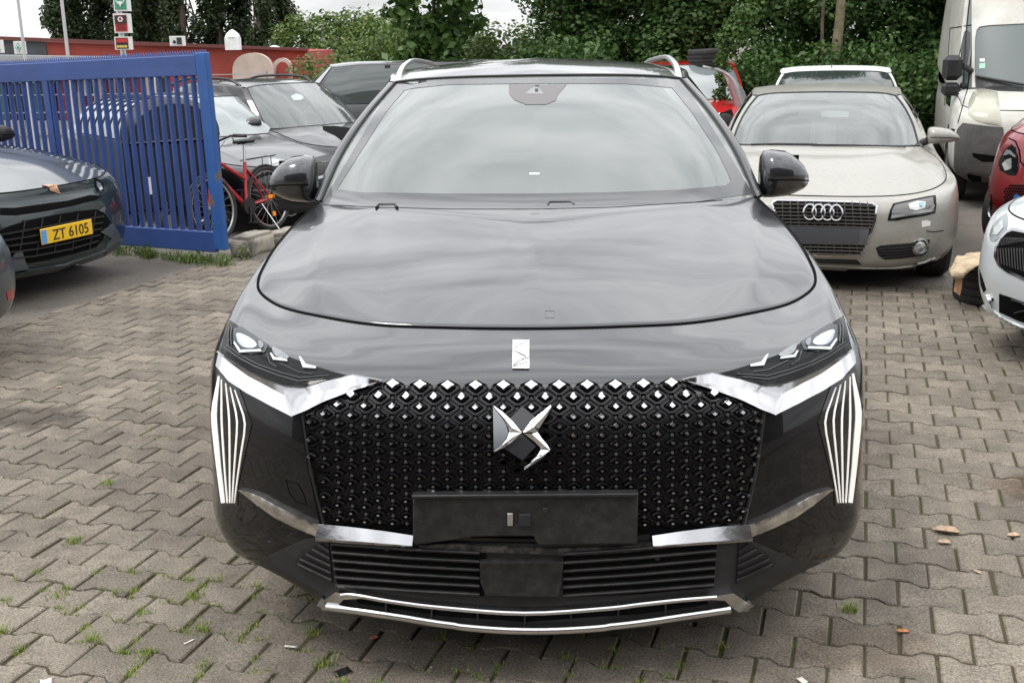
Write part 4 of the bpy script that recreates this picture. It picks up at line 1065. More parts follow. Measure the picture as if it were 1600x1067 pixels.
# ---- silver-beige coupe with four rings
def ca(*p): return z1(p, 2.7362, 1130, 130)
P_BEIGE = mat('champagne_paint', (.325, .315, .28), .36, .3, spec=.4, coat=.45, var=.05, vscale=30)
B = std_car('parked_car', (2.12, 7.58, 0), radians(-15), 'champagne beige saloon with four chrome rings on its wide grille, facing the camera', P_BEIGE, L_=4.62, W=.925, zb=.165, zg=.60, zh=.665, zc=.885, zr=1.325, zbr=.98, nd=.45, yh=.14, yc=1.32, yr=2.12, yrr=3.2, yg=4.2, xc=.735, xr=.56, zm=.40, wb=(.90, 3.65), wr=.325, glass=GL_LIGHT, arch=.37)
def inter_small(c, yd, zb_, ys_):
    MB().box((0, yd, zb_-.07), (1.3, .4, .1), bev=.04).build('dashboard', M_MATT, c.root)
    st = MB()
    for x in (-.34, .34):
        m_ = Matrix.Rotation(radians(-14), 3, 'X'); st.box((x, ys_, zb_-.1), (.46, .12, .5), mtx=m_, bev=.05); st.box((x, ys_+.09, zb_+.2), (.25, .09, .14), mtx=m_, bev=.04)
    st.build('seat', M_SEAT, c.root)
    cc = Vector((.34, yd+.35, zb_-.02)); MB().tube([cc+Vector((.17*cos(t), .07*sin(t), .16*sin(t))) for t in [2*pi*i/24 for i in range(24)]], .014, 6, closed=True).build('steering_wheel', M_BLACK, c.root)
inter_small(B, 1.7, .89, 2.55)
decal(B, 'inner_mirror', ca((418, 112), (445, 106), (510, 106), (540, 114), (536, 138), (420, 138)), mat('mirror_back', (.35, .37, .36), .4), off=-.03, thick=.02, step=5)
gf = [(202, 512), (225, 499), (420, 503), (560, 508), (640, 514), (661, 524), (652, 590), (622, 680), (600, 725), (572, 743), (470, 742), (395, 740), (300, 690), (235, 590)]
decal(B, 'grille_surround', ca(*gf), M_CHROME, off=.006, thick=.02, step=4)
gi = [(212, 516), (230, 506), (420, 510), (560, 514), (635, 520), (652, 530), (643, 588), (614, 676), (594, 718), (568, 735), (470, 734), (400, 732), (306, 686), (243, 588)]
decal(B, 'grille_back', ca(*gi), M_VOID, off=.009, thick=.004, step=5)
gs = MB()
for k in range(7):
    y = 523+k*14.5
    x0, x1 = 214+k*4.2, 650-k*2.2
    rail(B, 's', ca((x0, y-1), ((x0+x1)/2, y+2), (x1, y+8)), .007, M_MATT, off=.016, mb=gs, step=5, seg=4)
for k in range(4):
    y = 682+k*14; x0, x1 = 300+k*22, 614-k*8
    rail(B, 's', ca((x0, y), (x1, y+6)), .007, M_MATT, off=.016, mb=gs, step=5, seg=4)
for k in range(1, 13):
    x = 220+k*33; rail(B, 's', ca((x, 512), (x+3+k*.6, 606+k)), .004, M_MATT, off=.012, mb=gs, step=6, seg=4)
for k in range(1, 8):
    x = 340+k*33; rail(B, 's', ca((x, 682), (x+3, 734)), .004, M_MATT, off=.012, mb=gs, step=6, seg=4)
gs.build('grille_bars', mat('grille_grey', (.075, .07, .065), .45), B.root)
decal(B, 'plate_panel', ca((255, 610), (420, 617), (625, 616), (612, 688), (470, 686), (300, 682)), mat('panel_grey', (.085, .09, .10), .4), off=.018, thick=.012, step=5)
decal(B, 'plate_recess', ca((300, 618), (580, 622), (576, 686), (312, 682)), mat('panel_grey2', (.065, .068, .075), .35), off=.022, thick=.004, step=6)
em = MB()
for i in range(4):
    cx = 370+i*37.5; P = []
    for j in range(28):
        t = 2*pi*j/28; h = B.pick(*ca((cx+26*cos(t), 555+28*sin(t)+i*1.2))[0]); P.append(h[0]+h[1]*(.03+.002*(i % 2)))
    MB().tube(P, .0075, 8, closed=True).build('badge_ring', M_CHROME, B.root)
hlB = ca((702, 588), (712, 545), (726, 516), (800, 500), (870, 486), (908, 480), (910, 520), (905, 556), (860, 568), (790, 578), (740, 588))
lamp_set(B, 'headlamp', hlB, [('lamp_inner', ca((716, 580), (722, 540), (734, 522), (800, 508), (895, 490), (900, 550), (850, 562), (780, 572)), mat('lamp_grey', (.16, .16, .155), .18, .4), .003), ('lamp_lens', ca((790, 520), (825, 508), (862, 510), (858, 535), (820, 545), (795, 540)), mat('lens_clear', (.55, .56, .56), .1, .7), .008), ('lamp_eye', ca((835, 516), (850, 514), (856, 524), (846, 532), (836, 527)), mat('lens_blue', (.25, .42, .5), .1, .5), .014), ('led_strip', ca((718, 566), (790, 556), (880, 540), (896, 520), (900, 528), (884, 550), (790, 566), (716, 578)), mat('led_silver', (.38, .38, .37), .2, .6), .010)], step=4)
decal(B, 'fog_intake', ca((652, 704), (672, 694), (800, 684), (884, 668), (872, 710), (840, 738), (760, 750), (690, 754), (665, 738)), M_BLACK, off=.004, thick=.01, step=4, mirror=True)
fb = MB()
for k in range(4): rail(B, 's', ca((660+k*6, 708+k*11), (760, 702+k*11), (812, 694+k*12)), .004, M_MATT, off=.010, mb=fb, step=5, seg=4)
fb.build('intake_ribs', M_MATT, B.root); mk('intake_ribs', [(-v.x, v.y, v.z) for v in fb.V], fb.F, M_MATT, B.root)
for x_ in (0,):
    h = B.pick(*ca((841, 700))[0]); 
    for s in (1, -1):
        fo = MB().lathe([(.055, .012), (.062, -.004), (.050, -.008), (.046, .004), (.0001, .002)], (0, 0, 0), 'y', 24).build('fog_lamp', M_CHROME, B.root); q = h[0]+h[1]*.006
        fo.location = (q.x*s, q.y, q.z); fo.rotation_euler = (0, 0, s*radians(28))
        MB().lathe([(.044, .002), (.03, -.006), (.0001, -.010)], (0, 0, 0), 'y', 20).build('lamp_lens', MATS['lens_clear'], fo)
decal(B, 'lower_intake', ca((388, 750), (572, 754), (592, 776), (410, 770)), M_BLACK, off=.004, thick=.01, step=4)
decal(B, 'lip_spoiler', ca((400, 776), (600, 786), (740, 790), (860, 778), (930, 740), (925, 760), (860, 792), (740, 802), (600, 800), (420, 790)), P_BEIGE, off=.012, thick=.012, step=5)
rail(B, 'bumper_crack', ca((868, 632), (900, 636), (942, 630)), .003, M_VOID, off=.001, step=4)
decal(B, 'washer_cover', ca((848, 590), (870, 586), (886, 592), (884, 610), (850, 616)), M_WHITE, off=.002, thick=.002, step=4)
for s in (1, -1):
    m_ = mirror(B, s, .80, 1.62, .965, w=.23, h=.13, m=P_BEIGE)
rail(B, 'wiper', ca((120, 268), (240, 266), (400, 268)), .006, M_BLACK, off=.012, step=8)
rail(B, 'wiper', ca((380, 270), (560, 272), (780, 278)), .006, M_BLACK, off=.012, step=8)

# ---- dark green car with a copper tribal badge and yellow plate, left edge
def cu(*p): return z1(p, 3.9975, 0, 200)
P_GREEN = mat('petrol_green_paint', (.018, .030, .033), .3, .5, coat=1.0)
C_ = std_car('parked_car', (-3.17, 7.96, 0), radians(68), 'dark petrol green car with a copper triangular badge and yellow number plate at the left edge', P_GREEN, L_=4.45, W=.93, zb=.19, zg=.66, zh=.80, zc=.98, zr=1.55, zbr=1.1, nd=.36, yh=.06, yc=1.15, yr=2.0, xc=.76, zm=.46, wb=(.86, 3.55), wr=.35, lean=.0, arch=.41, zbr_=0) if False else std_car('parked_car', (-3.17, 7.96, 0), radians(68), 'dark petrol green car with a copper triangular badge and yellow number plate', P_GREEN, L_=4.45, W=.93, zb=.19, zg=.66, zh=.78, zc=.98, zr=1.5, zbr=1.1, nd=.34, yh=.07, yc=1.15, yr=2.0, xc=.76, zm=.46, wb=(.86, 3.55), wr=.35, arch=.41)
decal(C_, 'upper_slot', cu((0, 500), (90, 500), (250, 478), (420, 455), (560, 420), (640, 425), (600, 450), (450, 490), (260, 525), (100, 548), (0, 545)), M_VOID, off=.003, thick=.01, step=4)
decal(C_, 'grille_opening', cu((0, 640), (60, 612), (180, 575), (330, 545), (480, 520), (600, 508), (650, 530), (690, 590), (660, 640), (640, 700), (600, 745), (450, 790), (280, 830), (150, 850), (0, 840)), M_VOID, off=.003, thick=.01, step=5)
gb = MB()
for k in range(5): rail(C_, 's', cu((0, 668+k*38), (200, 632+k*42), (420, 590+k*42), (640-k*8, 552+k*38)), .008, M_MATT, off=.012, mb=gb, step=6, seg=4)
for x in (110, 220, 330, 440, 550): rail(C_, 's', cu((x+40, 590-x*.12), (x, 820-x*.12)), .006, M_MATT, off=.010, mb=gb, step=6, seg=4)
gb.build('grille_bars', M_BLACK, C_.root)
decal(C_, 'air_blade', cu((0, 860), (60, 850), (75, 800), (95, 768), (130, 768), (150, 830), (172, 878), (60, 892), (0, 905)), mat('blade_grey', (.10, .115, .125), .35, .4), off=.016, thick=.014, step=4)
decal(C_, 'air_blade', cu((622, 650), (700, 600), (740, 660), (740, 710), (680, 760), (655, 765), (690, 690)), MATS['blade_grey'], off=.014, thick=.012, step=4)
decal(C_, 'lip_spoiler', cu((0, 920), (170, 885), (420, 840), (640, 765), (740, 705), (735, 730), (640, 792), (420, 868), (170, 912), (0, 950)), P_GREEN, off=.02, thick=.02, step=5)
M_COPPER = mat('copper_badge', (.62, .36, .24), .25, .9)
for P in ([(262, 366), (318, 374), (332, 362), (300, 360)], [(318, 374), (348, 358), (356, 378), (372, 412), (330, 392), (300, 378)], [(300, 380), (330, 392), (372, 412), (350, 408), (310, 392)]):
    decal(C_, 'copper_badge', cu(*P), M_COPPER, off=.010, thick=.01, step=2)
lamp_set(C_, 'headlamp', cu((588, 318), (606, 310), (640, 350), (652, 390), (640, 408), (606, 398), (592, 365)), [('lamp_lens', cu((600, 335), (622, 345), (640, 385), (620, 392), (604, 370)), MATS['lens_clear'], .004)], step=3, mirror=False)
# plate
def plate(c, name, px, y, text, m_, w=.52, h=.11, zc_=.46, xc_=0.0, strip=True):
    pl = empty(name, (xc_, y, zc_), 0, c.root)
    b = MB().box((0, 0, 0), (w, .012, h), bev=.004).build('plate_board', m_, pl)
    if strip: MB().box((-w/2+.026, -.0065, 0), (.046, .004, h-.014)).build('plate_band', mat('plate_blue', (.10, .35, .75), .4), pl)
    V, F = text_mesh(text, h*.95); V2_ = [v+Vector((.0022, .0, -.0004)) for v in V]; F = F+[tuple(i+len(V) for i in f) for f in F]; V = V+V2_; xs_ = [v.x for v in V]; s = (w*.70)/(max(xs_)-min(xs_)); ox = (max(xs_)+min(xs_))/2; zs = [v.y for v in V]; oz = (max(zs)+min(zs))/2; kz = h*.66/(max(zs)-min(zs))
    mk('plate_characters', [Vector(((v.x-ox)*s+.03, -.0075-v.z*1.0, (v.y-oz)*kz)) for v in V], F, mat('plate_black', (.03, .025, .01), .5), pl, smooth=False)
    return pl
pq = [C_.Ri @ (G(60, 381, .42)-C_.loc), C_.Ri @ (G(141, 364, .42)-C_.loc)]
zz = []
plc = C_.pick(100, 362)[0]
plate(C_, 'number_plate', None, plc.y-.028, 'ZT 6105', mat('plate_yellow', (.85, .52, .02), .4), zc_=plc.z, xc_=plc.x, w=.50)
mirror(C_, 1, .83, 1.45, 1.06, w=.2, h=.14, m=M_BLACK)

# ---- sliver of a dark car in front of it
D_ = std_car('parked_car', (-3.04, 5.62, 0), radians(68), 'grey bumper corner of a car cut by the left edge', mat('slate_paint', (.06, .075, .085), .35, .3, coat=.6), L_=4.3, W=.90, zb=.2, zg=.60, zh=.68, zc=.9, zr=1.45, nd=.3, yc=1.1, yr=1.9)
decal(D_, 'side_reflector', [(10, 456), (20, 452), (22, 466), (12, 470)], M_RED, off=.003, thick=.004, step=3)

# ---- white car right edge
def cs(*p): return z1(p, 2.8077, 1470, 150)
P_WHITE = mat('pearl_white_paint', (.62, .66, .68), .3, .1, coat=1.0)
E_ = std_car('parked_car', (2.84, 5.36, 0), radians(-60), 'pearl white car with a chrome framed grille at the right edge', P_WHITE, L_=4.6, W=.90, zb=.20, zg=.66, zh=.77, zc=.96, zr=1.5, nd=.38, yh=.09, yc=1.15, yr=2.0, zm=.46, wb=(.88, 3.6))
decal(E_, 'grille_frame', cs((240, 665), (258, 625), (290, 592), (318, 580), (365, 590), (420, 600), (420, 830), (365, 806), (290, 772), (252, 742), (236, 705)), M_CHROME, off=.006, thick=.014, step=3)
decal(E_, 'grille_back', cs((250, 668), (266, 632), (294, 604), (318, 594), (365, 603), (420, 612), (420, 815), (365, 794), (296, 762), (262, 735), (248, 704)), M_VOID, off=.009, thick=.006, step=4)
gb = MB()
for k in range(14): rail(E_, 's', cs((262+k*11, 660-k*2), (280+k*12, 628+k*.5), (300+k*12, 625+k)), .0035, M_BLACK, off=.013, mb=gb, step=2, seg=4); rail(E_, 's', cs((258+k*12, 670), (264+k*12, 735+k*4)), .0035, M_BLACK, off=.013, mb=gb, step=3, seg=4)
gb.build('grille_bars', mat('bar_grey', (.10, .10, .10), .4, .4), E_.root)
lamp_set(E_, 'headlamp', cs((215, 612), (228, 570), (258, 535), (292, 512), (296, 540), (290, 590), (262, 618), (238, 640), (220, 635)), [('lamp_lens', cs((228, 610), (240, 580), (275, 545), (278, 580), (250, 612)), MATS['lens_clear'], .004)], m=mat('lamp_case', (.30, .33, .34), .15, .3), step=3)
decal(E_, 'lower_opening', cs((258, 868), (310, 885), (420, 925), (420, 1012), (340, 985), (258, 948)), M_VOID, off=.004, thick=.01, step=4)
rail(E_, 'loose_wire', cs((318, 892), (360, 905), (400, 935), (352, 944), (330, 950)), .004, M_MATT, off=.012, step=3)
decal(E_, 'sensor_hole', cs((222, 888), (232, 886), (233, 898), (224, 900)), M_VOID, off=.002, thick=.003, step=2)
decal(E_, 'lip_spoiler', cs((155, 915), (162, 880), (185, 905), (230, 950), (320, 990), (420, 1020), (420, 1050), (300, 1005), (200, 968), (160, 945)), P_WHITE, off=.02, thick=.02, step=4)
decal(E_, 'side_gap', cs((170, 760), (184, 800), (200, 850), (188, 862), (176, 830)), M_VOID, off=.002, thick=.003, step=3)

# ---- red small car right edge
P_RED = mat('dark_red_paint', (.22, .010, .016), .3, .3, coat=1.0)
F_ = std_car('parked_car', (4.30, 8.50, 0), radians(-47), 'dark red small car with honeycomb grille and round fog lamp at the right edge', P_RED, L_=2.9, W=.83, zb=.24, zg=.74, zh=.95, zc=1.08, zr=1.5, zbr=1.15, nd=.36, yh=.10, yc=.75, yr=1.35, yrr=2.1, yg=2.6, xc=.66, xr=.55, zm=.5, wb=(.55, 2.35), wr=.29, lean=.03, arch=.35)
lamp_set(F_, 'headlamp', cs((254, 300), (262, 268), (285, 235), (312, 212), (330, 230), (340, 270), (342, 320), (330, 350), (300, 348), (262, 328)), [('lamp_lens', cs((272, 300), (292, 280), (312, 275), (312, 320), (285, 330)), MATS['lens_clear'], .006), ('led_strip', cs((278, 262), (292, 238), (308, 240), (328, 262), (330, 272), (305, 256), (290, 262)), M_CREAM, .008)], step=3)
rail(F_, 'bonnet_gap', cs((300, 186), (328, 200), (345, 240), (350, 290), (365, 306)), .006, M_VOID, off=.001, step=3)
decal(F_, 'side_scoop', cs((176, 438), (188, 440), (182, 530), (150, 550), (160, 490)), M_VOID, off=.002, thick=.005, step=3)
hg = cs((276, 448), (285, 408), (310, 390), (350, 385), (420, 388), (420, 500), (350, 495), (300, 500), (280, 480))
decal(F_, 'grille_panel', hg, P_RED, off=.004, thick=.008, step=3)
hc = MB()
for i in range(12):
    for j in range(9):
        x, y = 284+i*11+(5.5 if j % 2 else 0), 396+j*12
        if inside(cs((x, y))[0], hg):
            h = F_.pick(*cs((x, y))[0]); hc.lathe([(.0001, -.002), (.011, -.002), (.013, .004)], h[0]+h[1]*.0045, 'y', 6)
hc.build('honeycomb', M_VOID, F_.root)['kind'] = 'stuff'
decal(F_, 'round_badge', [(cs((335, 445))[0][0]+5*cos(t), cs((335, 445))[0][1]+5*sin(t)) for t in [i*pi/6 for i in range(12)]], mat('badge_blue', (.04, .12, .30), .3), off=.010, thick=.006, step=2)
h = F_.pick(*cs((231, 507))[0]); q = h[0]+h[1]*.008
fo = MB().lathe([(.06, .012), (.068, -.006), (.05, -.010), (.044, .002), (.0001, .0)], (0, 0, 0), 'y', 22).build('fog_lamp', M_CHROME, F_.root); fo.location = q; fo.rotation_euler = (0, 0, radians(-30))
decal(F_, 'bumper_lip', cs((142, 540), (160, 552), (200, 575), (300, 590), (300, 612), (200, 600), (150, 575)), P_RED, off=.016, thick=.016, step=3)
decal(F_, 'lower_valance', cs((150, 580), (200, 605), (300, 618), (300, 660), (200, 648), (165, 620)), M_BLACK, off=.006, thick=.01, step=3)

# ---- cars behind the gate and by the hedge
P_NAVY = mat('dark_navy_paint', (.008, .009, .012), .3, .2, coat=.9)
def cb(*p): return z1(p, 3.137, 250, 60)
H_ = std_car('parked_car', (-2.16, 12.35, gz(-2.3, 12.4)), radians(42), 'black saloon parked directly behind the red bicycle', P_NAVY, L_=4.9, W=.93, zb=.2, zg=.62, zh=.72, zc=.95, zr=1.44, zbr=1.02, nd=.5, yh=.12, yc=1.45, yr=2.25, yrr=3.4, yg=4.4, xc=.74, xr=.54, zm=.44, wb=(.92, 3.85), pillars=((3.0, .06, M_BLACK),))
decal(H_, 'grille_opening', cb((745, 590), (800, 575), (880, 560), (872, 600), (838, 665), (780, 672), (752, 640)), M_BLACK, off=.004, thick=.01, step=3)
decal(H_, 'chrome_line', cb((765, 680), (826, 665), (826, 675), (770, 692)), M_CHROME, off=.006, thick=.006, step=2)
lamp_set(H_, 'headlamp', cb((530, 592), (560, 588), (610, 598), (606, 612), (570, 626), (535, 622)), [('lamp_lens', cb((545, 596), (590, 600), (588, 612), (550, 616)), MATS['lens_clear'], .004)], m=MATS['lamp_case'], step=3, mirror=False)
lamp_set(H_, 'headlamp', cb((845, 500), (870, 495), (905, 520), (895, 535), (865, 525)), [], m=MATS['lamp_case'], step=3, mirror=False)
decal(H_, 'chrome_line', cb((430, 742), (560, 738), (640, 745), (640, 752), (560, 748), (430, 752)), M_CHROME_D, off=.006, thick=.006, step=3)
mirror(H_, -1, .80, 1.75, 1.02, w=.19, h=.12, m=P_NAVY)
P_DARKGREY = mat('graphite_paint', (.020, .020, .023), .3, .4, coat=.9)
I_ = std_car('parked_car', (-1.36, 13.45, gz(-1.8, 13.4)), radians(50), 'dark grey SUV with a cracked windscreen and broken front, behind the black saloon', P_DARKGREY, L_=4.5, W=.92, zb=.25, zg=.78, zh=.92, zc=1.10, zr=1.66, zbr=1.15, nd=.4, yh=.1, yc=1.2, yr=1.95, yrr=3.5, yg=4.2, xc=.75, xr=.60, zm=.5, wb=(.9, 3.6), wr=.35, pillars=((2.75, .05, M_BLACK),), glass=GL_LIGHT)
inter_small(I_, 1.55, 1.1, 2.4)
decal(I_, 'broken_front', cb((795, 432), (860, 432), (950, 445), (940, 470), (900, 510), (860, 480), (800, 452)), M_VOID, off=.006, thick=.01, step=3)
decal(I_, 'crack_star', cb((640, 285), (668, 272), (695, 280), (705, 295), (690, 305), (655, 305)), mat('crushed_glass', (.45, .5, .5), .6), off=.003, thick=.002, step=3)
for s in (1, -1): MB().tube(crv([(s*.58, 2.1, 1.60), (s*.60, 2.3, 1.68), (s*.60, 3.2, 1.68), (s*.57, 3.6, 1.60)], 16), .018, 6).build('roof_rail', M_BLACK, I_.root)
mirror(I_, -1, .80, 1.55, 1.18, w=.2, h=.15, m=P_DARKGREY)
J_ = std_car('parked_car', (-4.35, 17.3, gz(-3, 17.3)), radians(-86), 'black boxy off-roader seen from its side before the hedge', mat('black_paint', (.012, .013, .015), .3, .3, coat=1.0), L_=4.9, W=.96, zb=.35, zg=.95, zh=1.12, zc=1.27, zr=1.88, zbr=1.3, nd=.25, yh=.08, yc=1.15, yr=1.75, yrr=4.55, yg=4.7, xc=.80, xr=.70, zm=.6, wb=(.95, 3.8), wr=.40, boxy=1, arch=.46, pillars=((2.55, .08, M_BLACK), (3.65, .07, M_BLACK)), side=mat('side_glass_grey', (.07, .085, .08), .05, coat=1.0, spec=.8))
K_ = std_car('parked_car', (3.62, 12.6, 0), radians(-15), 'white car of which only the roof shows behind the champagne saloon', mat('plain_white_paint', (.74, .75, .75), .5, coat=.1), L_=4.4, W=.9, zc=.92, zr=1.36, yc=1.1, yr=1.9, xr=.62, xc=.74, zh=.75, glass=mat('screen_dark', (.03, .04, .038), .05, coat=.6))
MB().tube([(-.05, 2.0, 1.33), (-.05, 2.05, 1.40)], .006, 6).build('aerial', M_BLACK, K_.root)
R_ = std_car('wrecked_car', (2.25, 14.4, 0), radians(-9), 'bright red crashed car with a torn grey wing and a tyre on its roof', mat('bright_red_paint', (.55, .012, .02), .3, .1, coat=1.0), L_=4.2, W=.88, zb=.2, zg=.66, zh=.76, zc=.92, zr=1.42, yc=1.0, yr=1.75, xr=.60, xc=.74, nd=.3)
def cr6(*p): return z1(p, 6.667, 1050, 60)
decal(R_, 'torn_hole', cr6((440, 800), (540, 770), (620, 740), (640, 800), (600, 900), (540, 950), (480, 870)), M_VOID, off=.004, thick=.01, step=2)
h = R_.pick(*cr6((550, 885))[0]); MB().lathe([(.0001, -.02), (.02, -.02), (.10, .0), (.11, .02)], h[0]+h[1]*.02, 'y', 20).build('bare_lamp', M_BLACK, R_.root)
decal(R_, 'torn_edge', cr6((440, 800), (500, 785), (480, 840), (460, 850)), M_WHITE, off=.012, thick=.004, step=2)
# torn wing sheet: one crumpled panel hanging off the side
def wp(px, py, Y): return R_.Ri @ (PY(px, py, Y)-R_.loc)
rowsW = [[(1088, 100), (1110, 107), (1132, 112)], [(1128, 108), (1138, 114), (1142, 120)], [(1136, 122), (1148, 130), (1160, 140)], [(1142, 142), (1154, 150), (1164, 150)], [(1150, 165), (1160, 168), (1168, 172)], [(1153, 185), (1163, 188), (1171, 190)], [(1156, 200), (1160, 208), (1166, 206)]]
V = []; 
for i, r in enumerate(rowsW):
    for j, (x, y) in enumerate(r): V.append(wp(x, y, 14.9+.12*((i+j) % 2)-.25*(j == 1)))
F = [(i*3+j, i*3+j+1, i*3+j+4, i*3+j+3) for i in range(6) for j in range(2)]
tw = mk('torn_wing', V, F, mat('bare_grey_panel', (.36, .35, .35), .4, .4, var=.2, vscale=6), R_.root)
md = tw.modifiers.new('s', 'SUBSURF'); md.levels = 2; md.render_levels = 2; md = tw.modifiers.new('t', 'SOLIDIFY'); md.thickness = .02
# tyres
def tyre(name, loc, rot, label, group=None, R=.31, w=.215, cat='tyre'):
    a = w/2; mb = MB()
    prof = [(R*.63, -a*.55), (R*.66, -a*.85), (R*.74, -a), (R*.90, -a*.97), (R*.975, -a*.85), (R, -a*.68)]
    for g_ in (-.42, 0, .42): prof += [(R, (g_-.06)*a), (R*.965, (g_-.05)*a), (R*.965, (g_+.05)*a), (R, (g_+.06)*a)]
    prof += [(R, a*.68), (R*.975, a*.85), (R*.90, a*.97), (R*.74, a), (R*.66, a*.85), (R*.63, a*.55), (R*.69, a*.4), (R*.92, 0), (R*.69, -a*.4), (R*.63, -a*.55)]
    mb.lathe(prof, (0, 0, 0), 'x', 48); o = mb.build(name, M_RUBBER, auto=30)
    o.location = loc; o.rotation_euler = rot; tag(o, label, cat, group); return o
tyre('tyre', PY(1105, 91, 16.2)+Vector((0, 0, .0)), (0, radians(88), 0), 'loose tyre lying flat on the roof of the red wreck', R=.27, w=.25)
tyre('tyre', (3.28, 7.30, .135), (0, radians(88), 0), 'loose tyre lying under a torn beige sack beside the white car', R=.315, w=.25)
# torn sack / cardboard over the tyre
def wpk(px, py, Y): return PY(px, py, Y)
rw = [[(1483, 425, 7.15), (1492, 404, 7.35), (1515, 396, 7.5), (1537, 394, 7.5)], [(1485, 425, 7.0), (1500, 412, 7.1), (1515, 408, 7.1), (1537, 405, 7.1)], [(1486, 436, 6.95), (1503, 426, 6.98), (1512, 418, 6.98), (1534, 415, 7.0)], [(1492, 430, 7.0), (1499, 440, 7.0), (1507, 428, 7.0), (1524, 420, 6.98)]]
V = [wpk(*p) for r in rw for p in r]; F = gridfaces(3, 3)
sk_ = mk('torn_sack', V, F, mat('beige_cloth', (.42, .33, .22), .9, var=.25, vscale=12, bump=.5, bscale=40)); md = sk_.modifiers.new('s', 'SUBSURF'); md.levels = 3; md.render_levels = 3
tx = bpy.data.textures.new('crumple', 'CLOUDS'); tx.noise_scale = .08; md = sk_.modifiers.new('d', 'DISPLACE'); md.texture = tx; md.strength = .05; md = sk_.modifiers.new('t', 'SOLIDIFY'); md.thickness = .006
tag(sk_, 'torn beige sack crumpled over the loose tyre by the white car', 'sack')
V = [wpk(*p) for p in ((1496, 431, 7.02), (1504, 428, 6.98), (1503, 448, 6.98), (1500, 462, 6.98), (1492, 456, 7.0), (1497, 446, 7.02))]
cb_ = MB().prism(V, (0, .02, 0)).build('cardboard_scrap', mat('cardboard', (.36, .20, .11), .9, var=.2)); tag(cb_, 'brown cardboard scrap leaning on the tyre under the beige sack', 'cardboard')
tyre('tyre', (3.02, 7.36, .30), (0, radians(2), radians(80)), 'second loose tyre hidden behind the standing one', R=.30) if False else None

# ---- white van
P_VAN = mat('dirty_white_paint', (.60, .60, .56), .42, coat=.4, col2=(.40, .38, .31), vscale=2.4, detail=9, vpos=(.25, .6))
M_VANPL = mat('grey_bumper_plastic', (.085, .082, .078), .6, var=.2, vscale=10, bump=.1, bscale=300)
def cv(*p): return z1(p, 2.909, 1050, 0)
Vn = std_car('delivery_van', (5.45, 11.1, 0), radians(-18), 'tall dirty white van with grey bumper behind the dark red small car', P_VAN, L_=5.6, W=1.02, zb=.28, zg=.88, zh=.99, zc=1.17, zr=2.5, zbr=1.4, nd=.42, yh=.10, yc=.62, yr=1.35, yrr=5.3, yg=5.35, xc=.93, xr=.88, zm=.6, wb=(.98, 4.5), wr=.35, boxy=1, cat='van', arch=.42, side=P_VAN, xside=.99, glass=mat('van_screen', (.14, .165, .16), .25, spec=.6))
decal(Vn, 'headlamp', cv((1345, 520), (1350, 465), (1368, 420), (1395, 405), (1440, 412), (1480, 420), (1500, 575), (1440, 568), (1380, 548)), mat('yellowed_lens', (.42, .41, .33), .22, .2, coat=.5), off=.006, thick=.012, step=5, mirror=True, dome=.01)
decal(Vn, 'front_bumper', cv((1300, 590), (1325, 560), (1440, 575), (1505, 580), (1512, 680), (1600, 690), (1600, 900), (1440, 860), (1320, 840), (1285, 760), (1288, 660)), M_VANPL, off=.012, thick=.02, step=7)
decal(Vn, 'bumper_slot', cv((1365, 695), (1500, 712), (1500, 735), (1410, 735), (1370, 712)), M_VOID, off=.014, thick=.006, step=4)
decal(Vn, 'fog_recess', cs((118, 345), (125, 340), (176, 352), (180, 372), (165, 392), (130, 382)), M_VOID, off=.014, thick=.006, step=3)
decal(Vn, 'cab_window', cv((1298, 290), (1312, 220), (1330, 145), (1340, 138), (1356, 150), (1354, 215), (1340, 300), (1325, 345), (1310, 340)), GL_TINT, off=.004, thick=.01, step=4)
decal(Vn, 'quarter_window', cv((1246, 440), (1262, 430), (1270, 440), (1264, 488), (1246, 470)), GL_TINT, off=.004, thick=.01, step=4)
decal(Vn, 'roof_cap', cv((1364, 0), (1600, 0), (1600, 110), (1440, 118), (1400, 124), (1386, 140), (1379, 180), (1377, 300), (1380, 400), (1366, 400), (1364, 120)), P_VAN, off=.012, thick=.02, step=7)
rail(Vn, 'door_seam', cv((1240, 480), (1250, 330), (1265, 130), (1365, 115)), .006, M_VOID, off=.001, step=6)
rail(Vn, 'door_seam', cv((1364, 120), (1362, 240), (1345, 400), (1300, 560)), .006, M_VOID, off=.001, step=6)
rail(Vn, 'side_moulding', cv((1208, 350), (1240, 352)), .02, M_MATT, off=.004, step=4)
decal(Vn, 'windscreen_sticker', cv((1399, 268), (1422, 268), (1422, 282), (1399, 282)), M_WHITE, off=.004, thick=.002, step=3)
decal(Vn, 'windscreen_sticker', cv((1397, 290), (1424, 288), (1424, 312), (1397, 314)), mat('sticker_green', (.35, .6, .5), .5), off=.004, thick=.002, step=3)
decal(Vn, 'screen_edge', cv((1378, 350), (1400, 352), (1600, 400), (1600, 420), (1480, 416), (1385, 400)), M_BLACK, off=.004, thick=.004, step=6)
rail(Vn, 'wiper', cv((1385, 350), (1470, 368), (1600, 392)), .012, M_BLACK, off=.03, step=6)
h = Vn.pick(*cv((1325, 330))[0])[0]
mq = MB(); mq.box((-.10, 0, .10), (.20, .14, .26), bev=.05).box((-.10, 0, -.12), (.19, .13, .14), bev=.04); mq.tube([(0, 0, .12), (.12, .05, .05)], .03, 8).tube([(0, 0, -.08), (.12, .05, -.1)], .03, 8)
mo = mq.build('door_mirror', M_BLACK, Vn.root); mo.location = h+Vector((-.02, -.1, -.05))
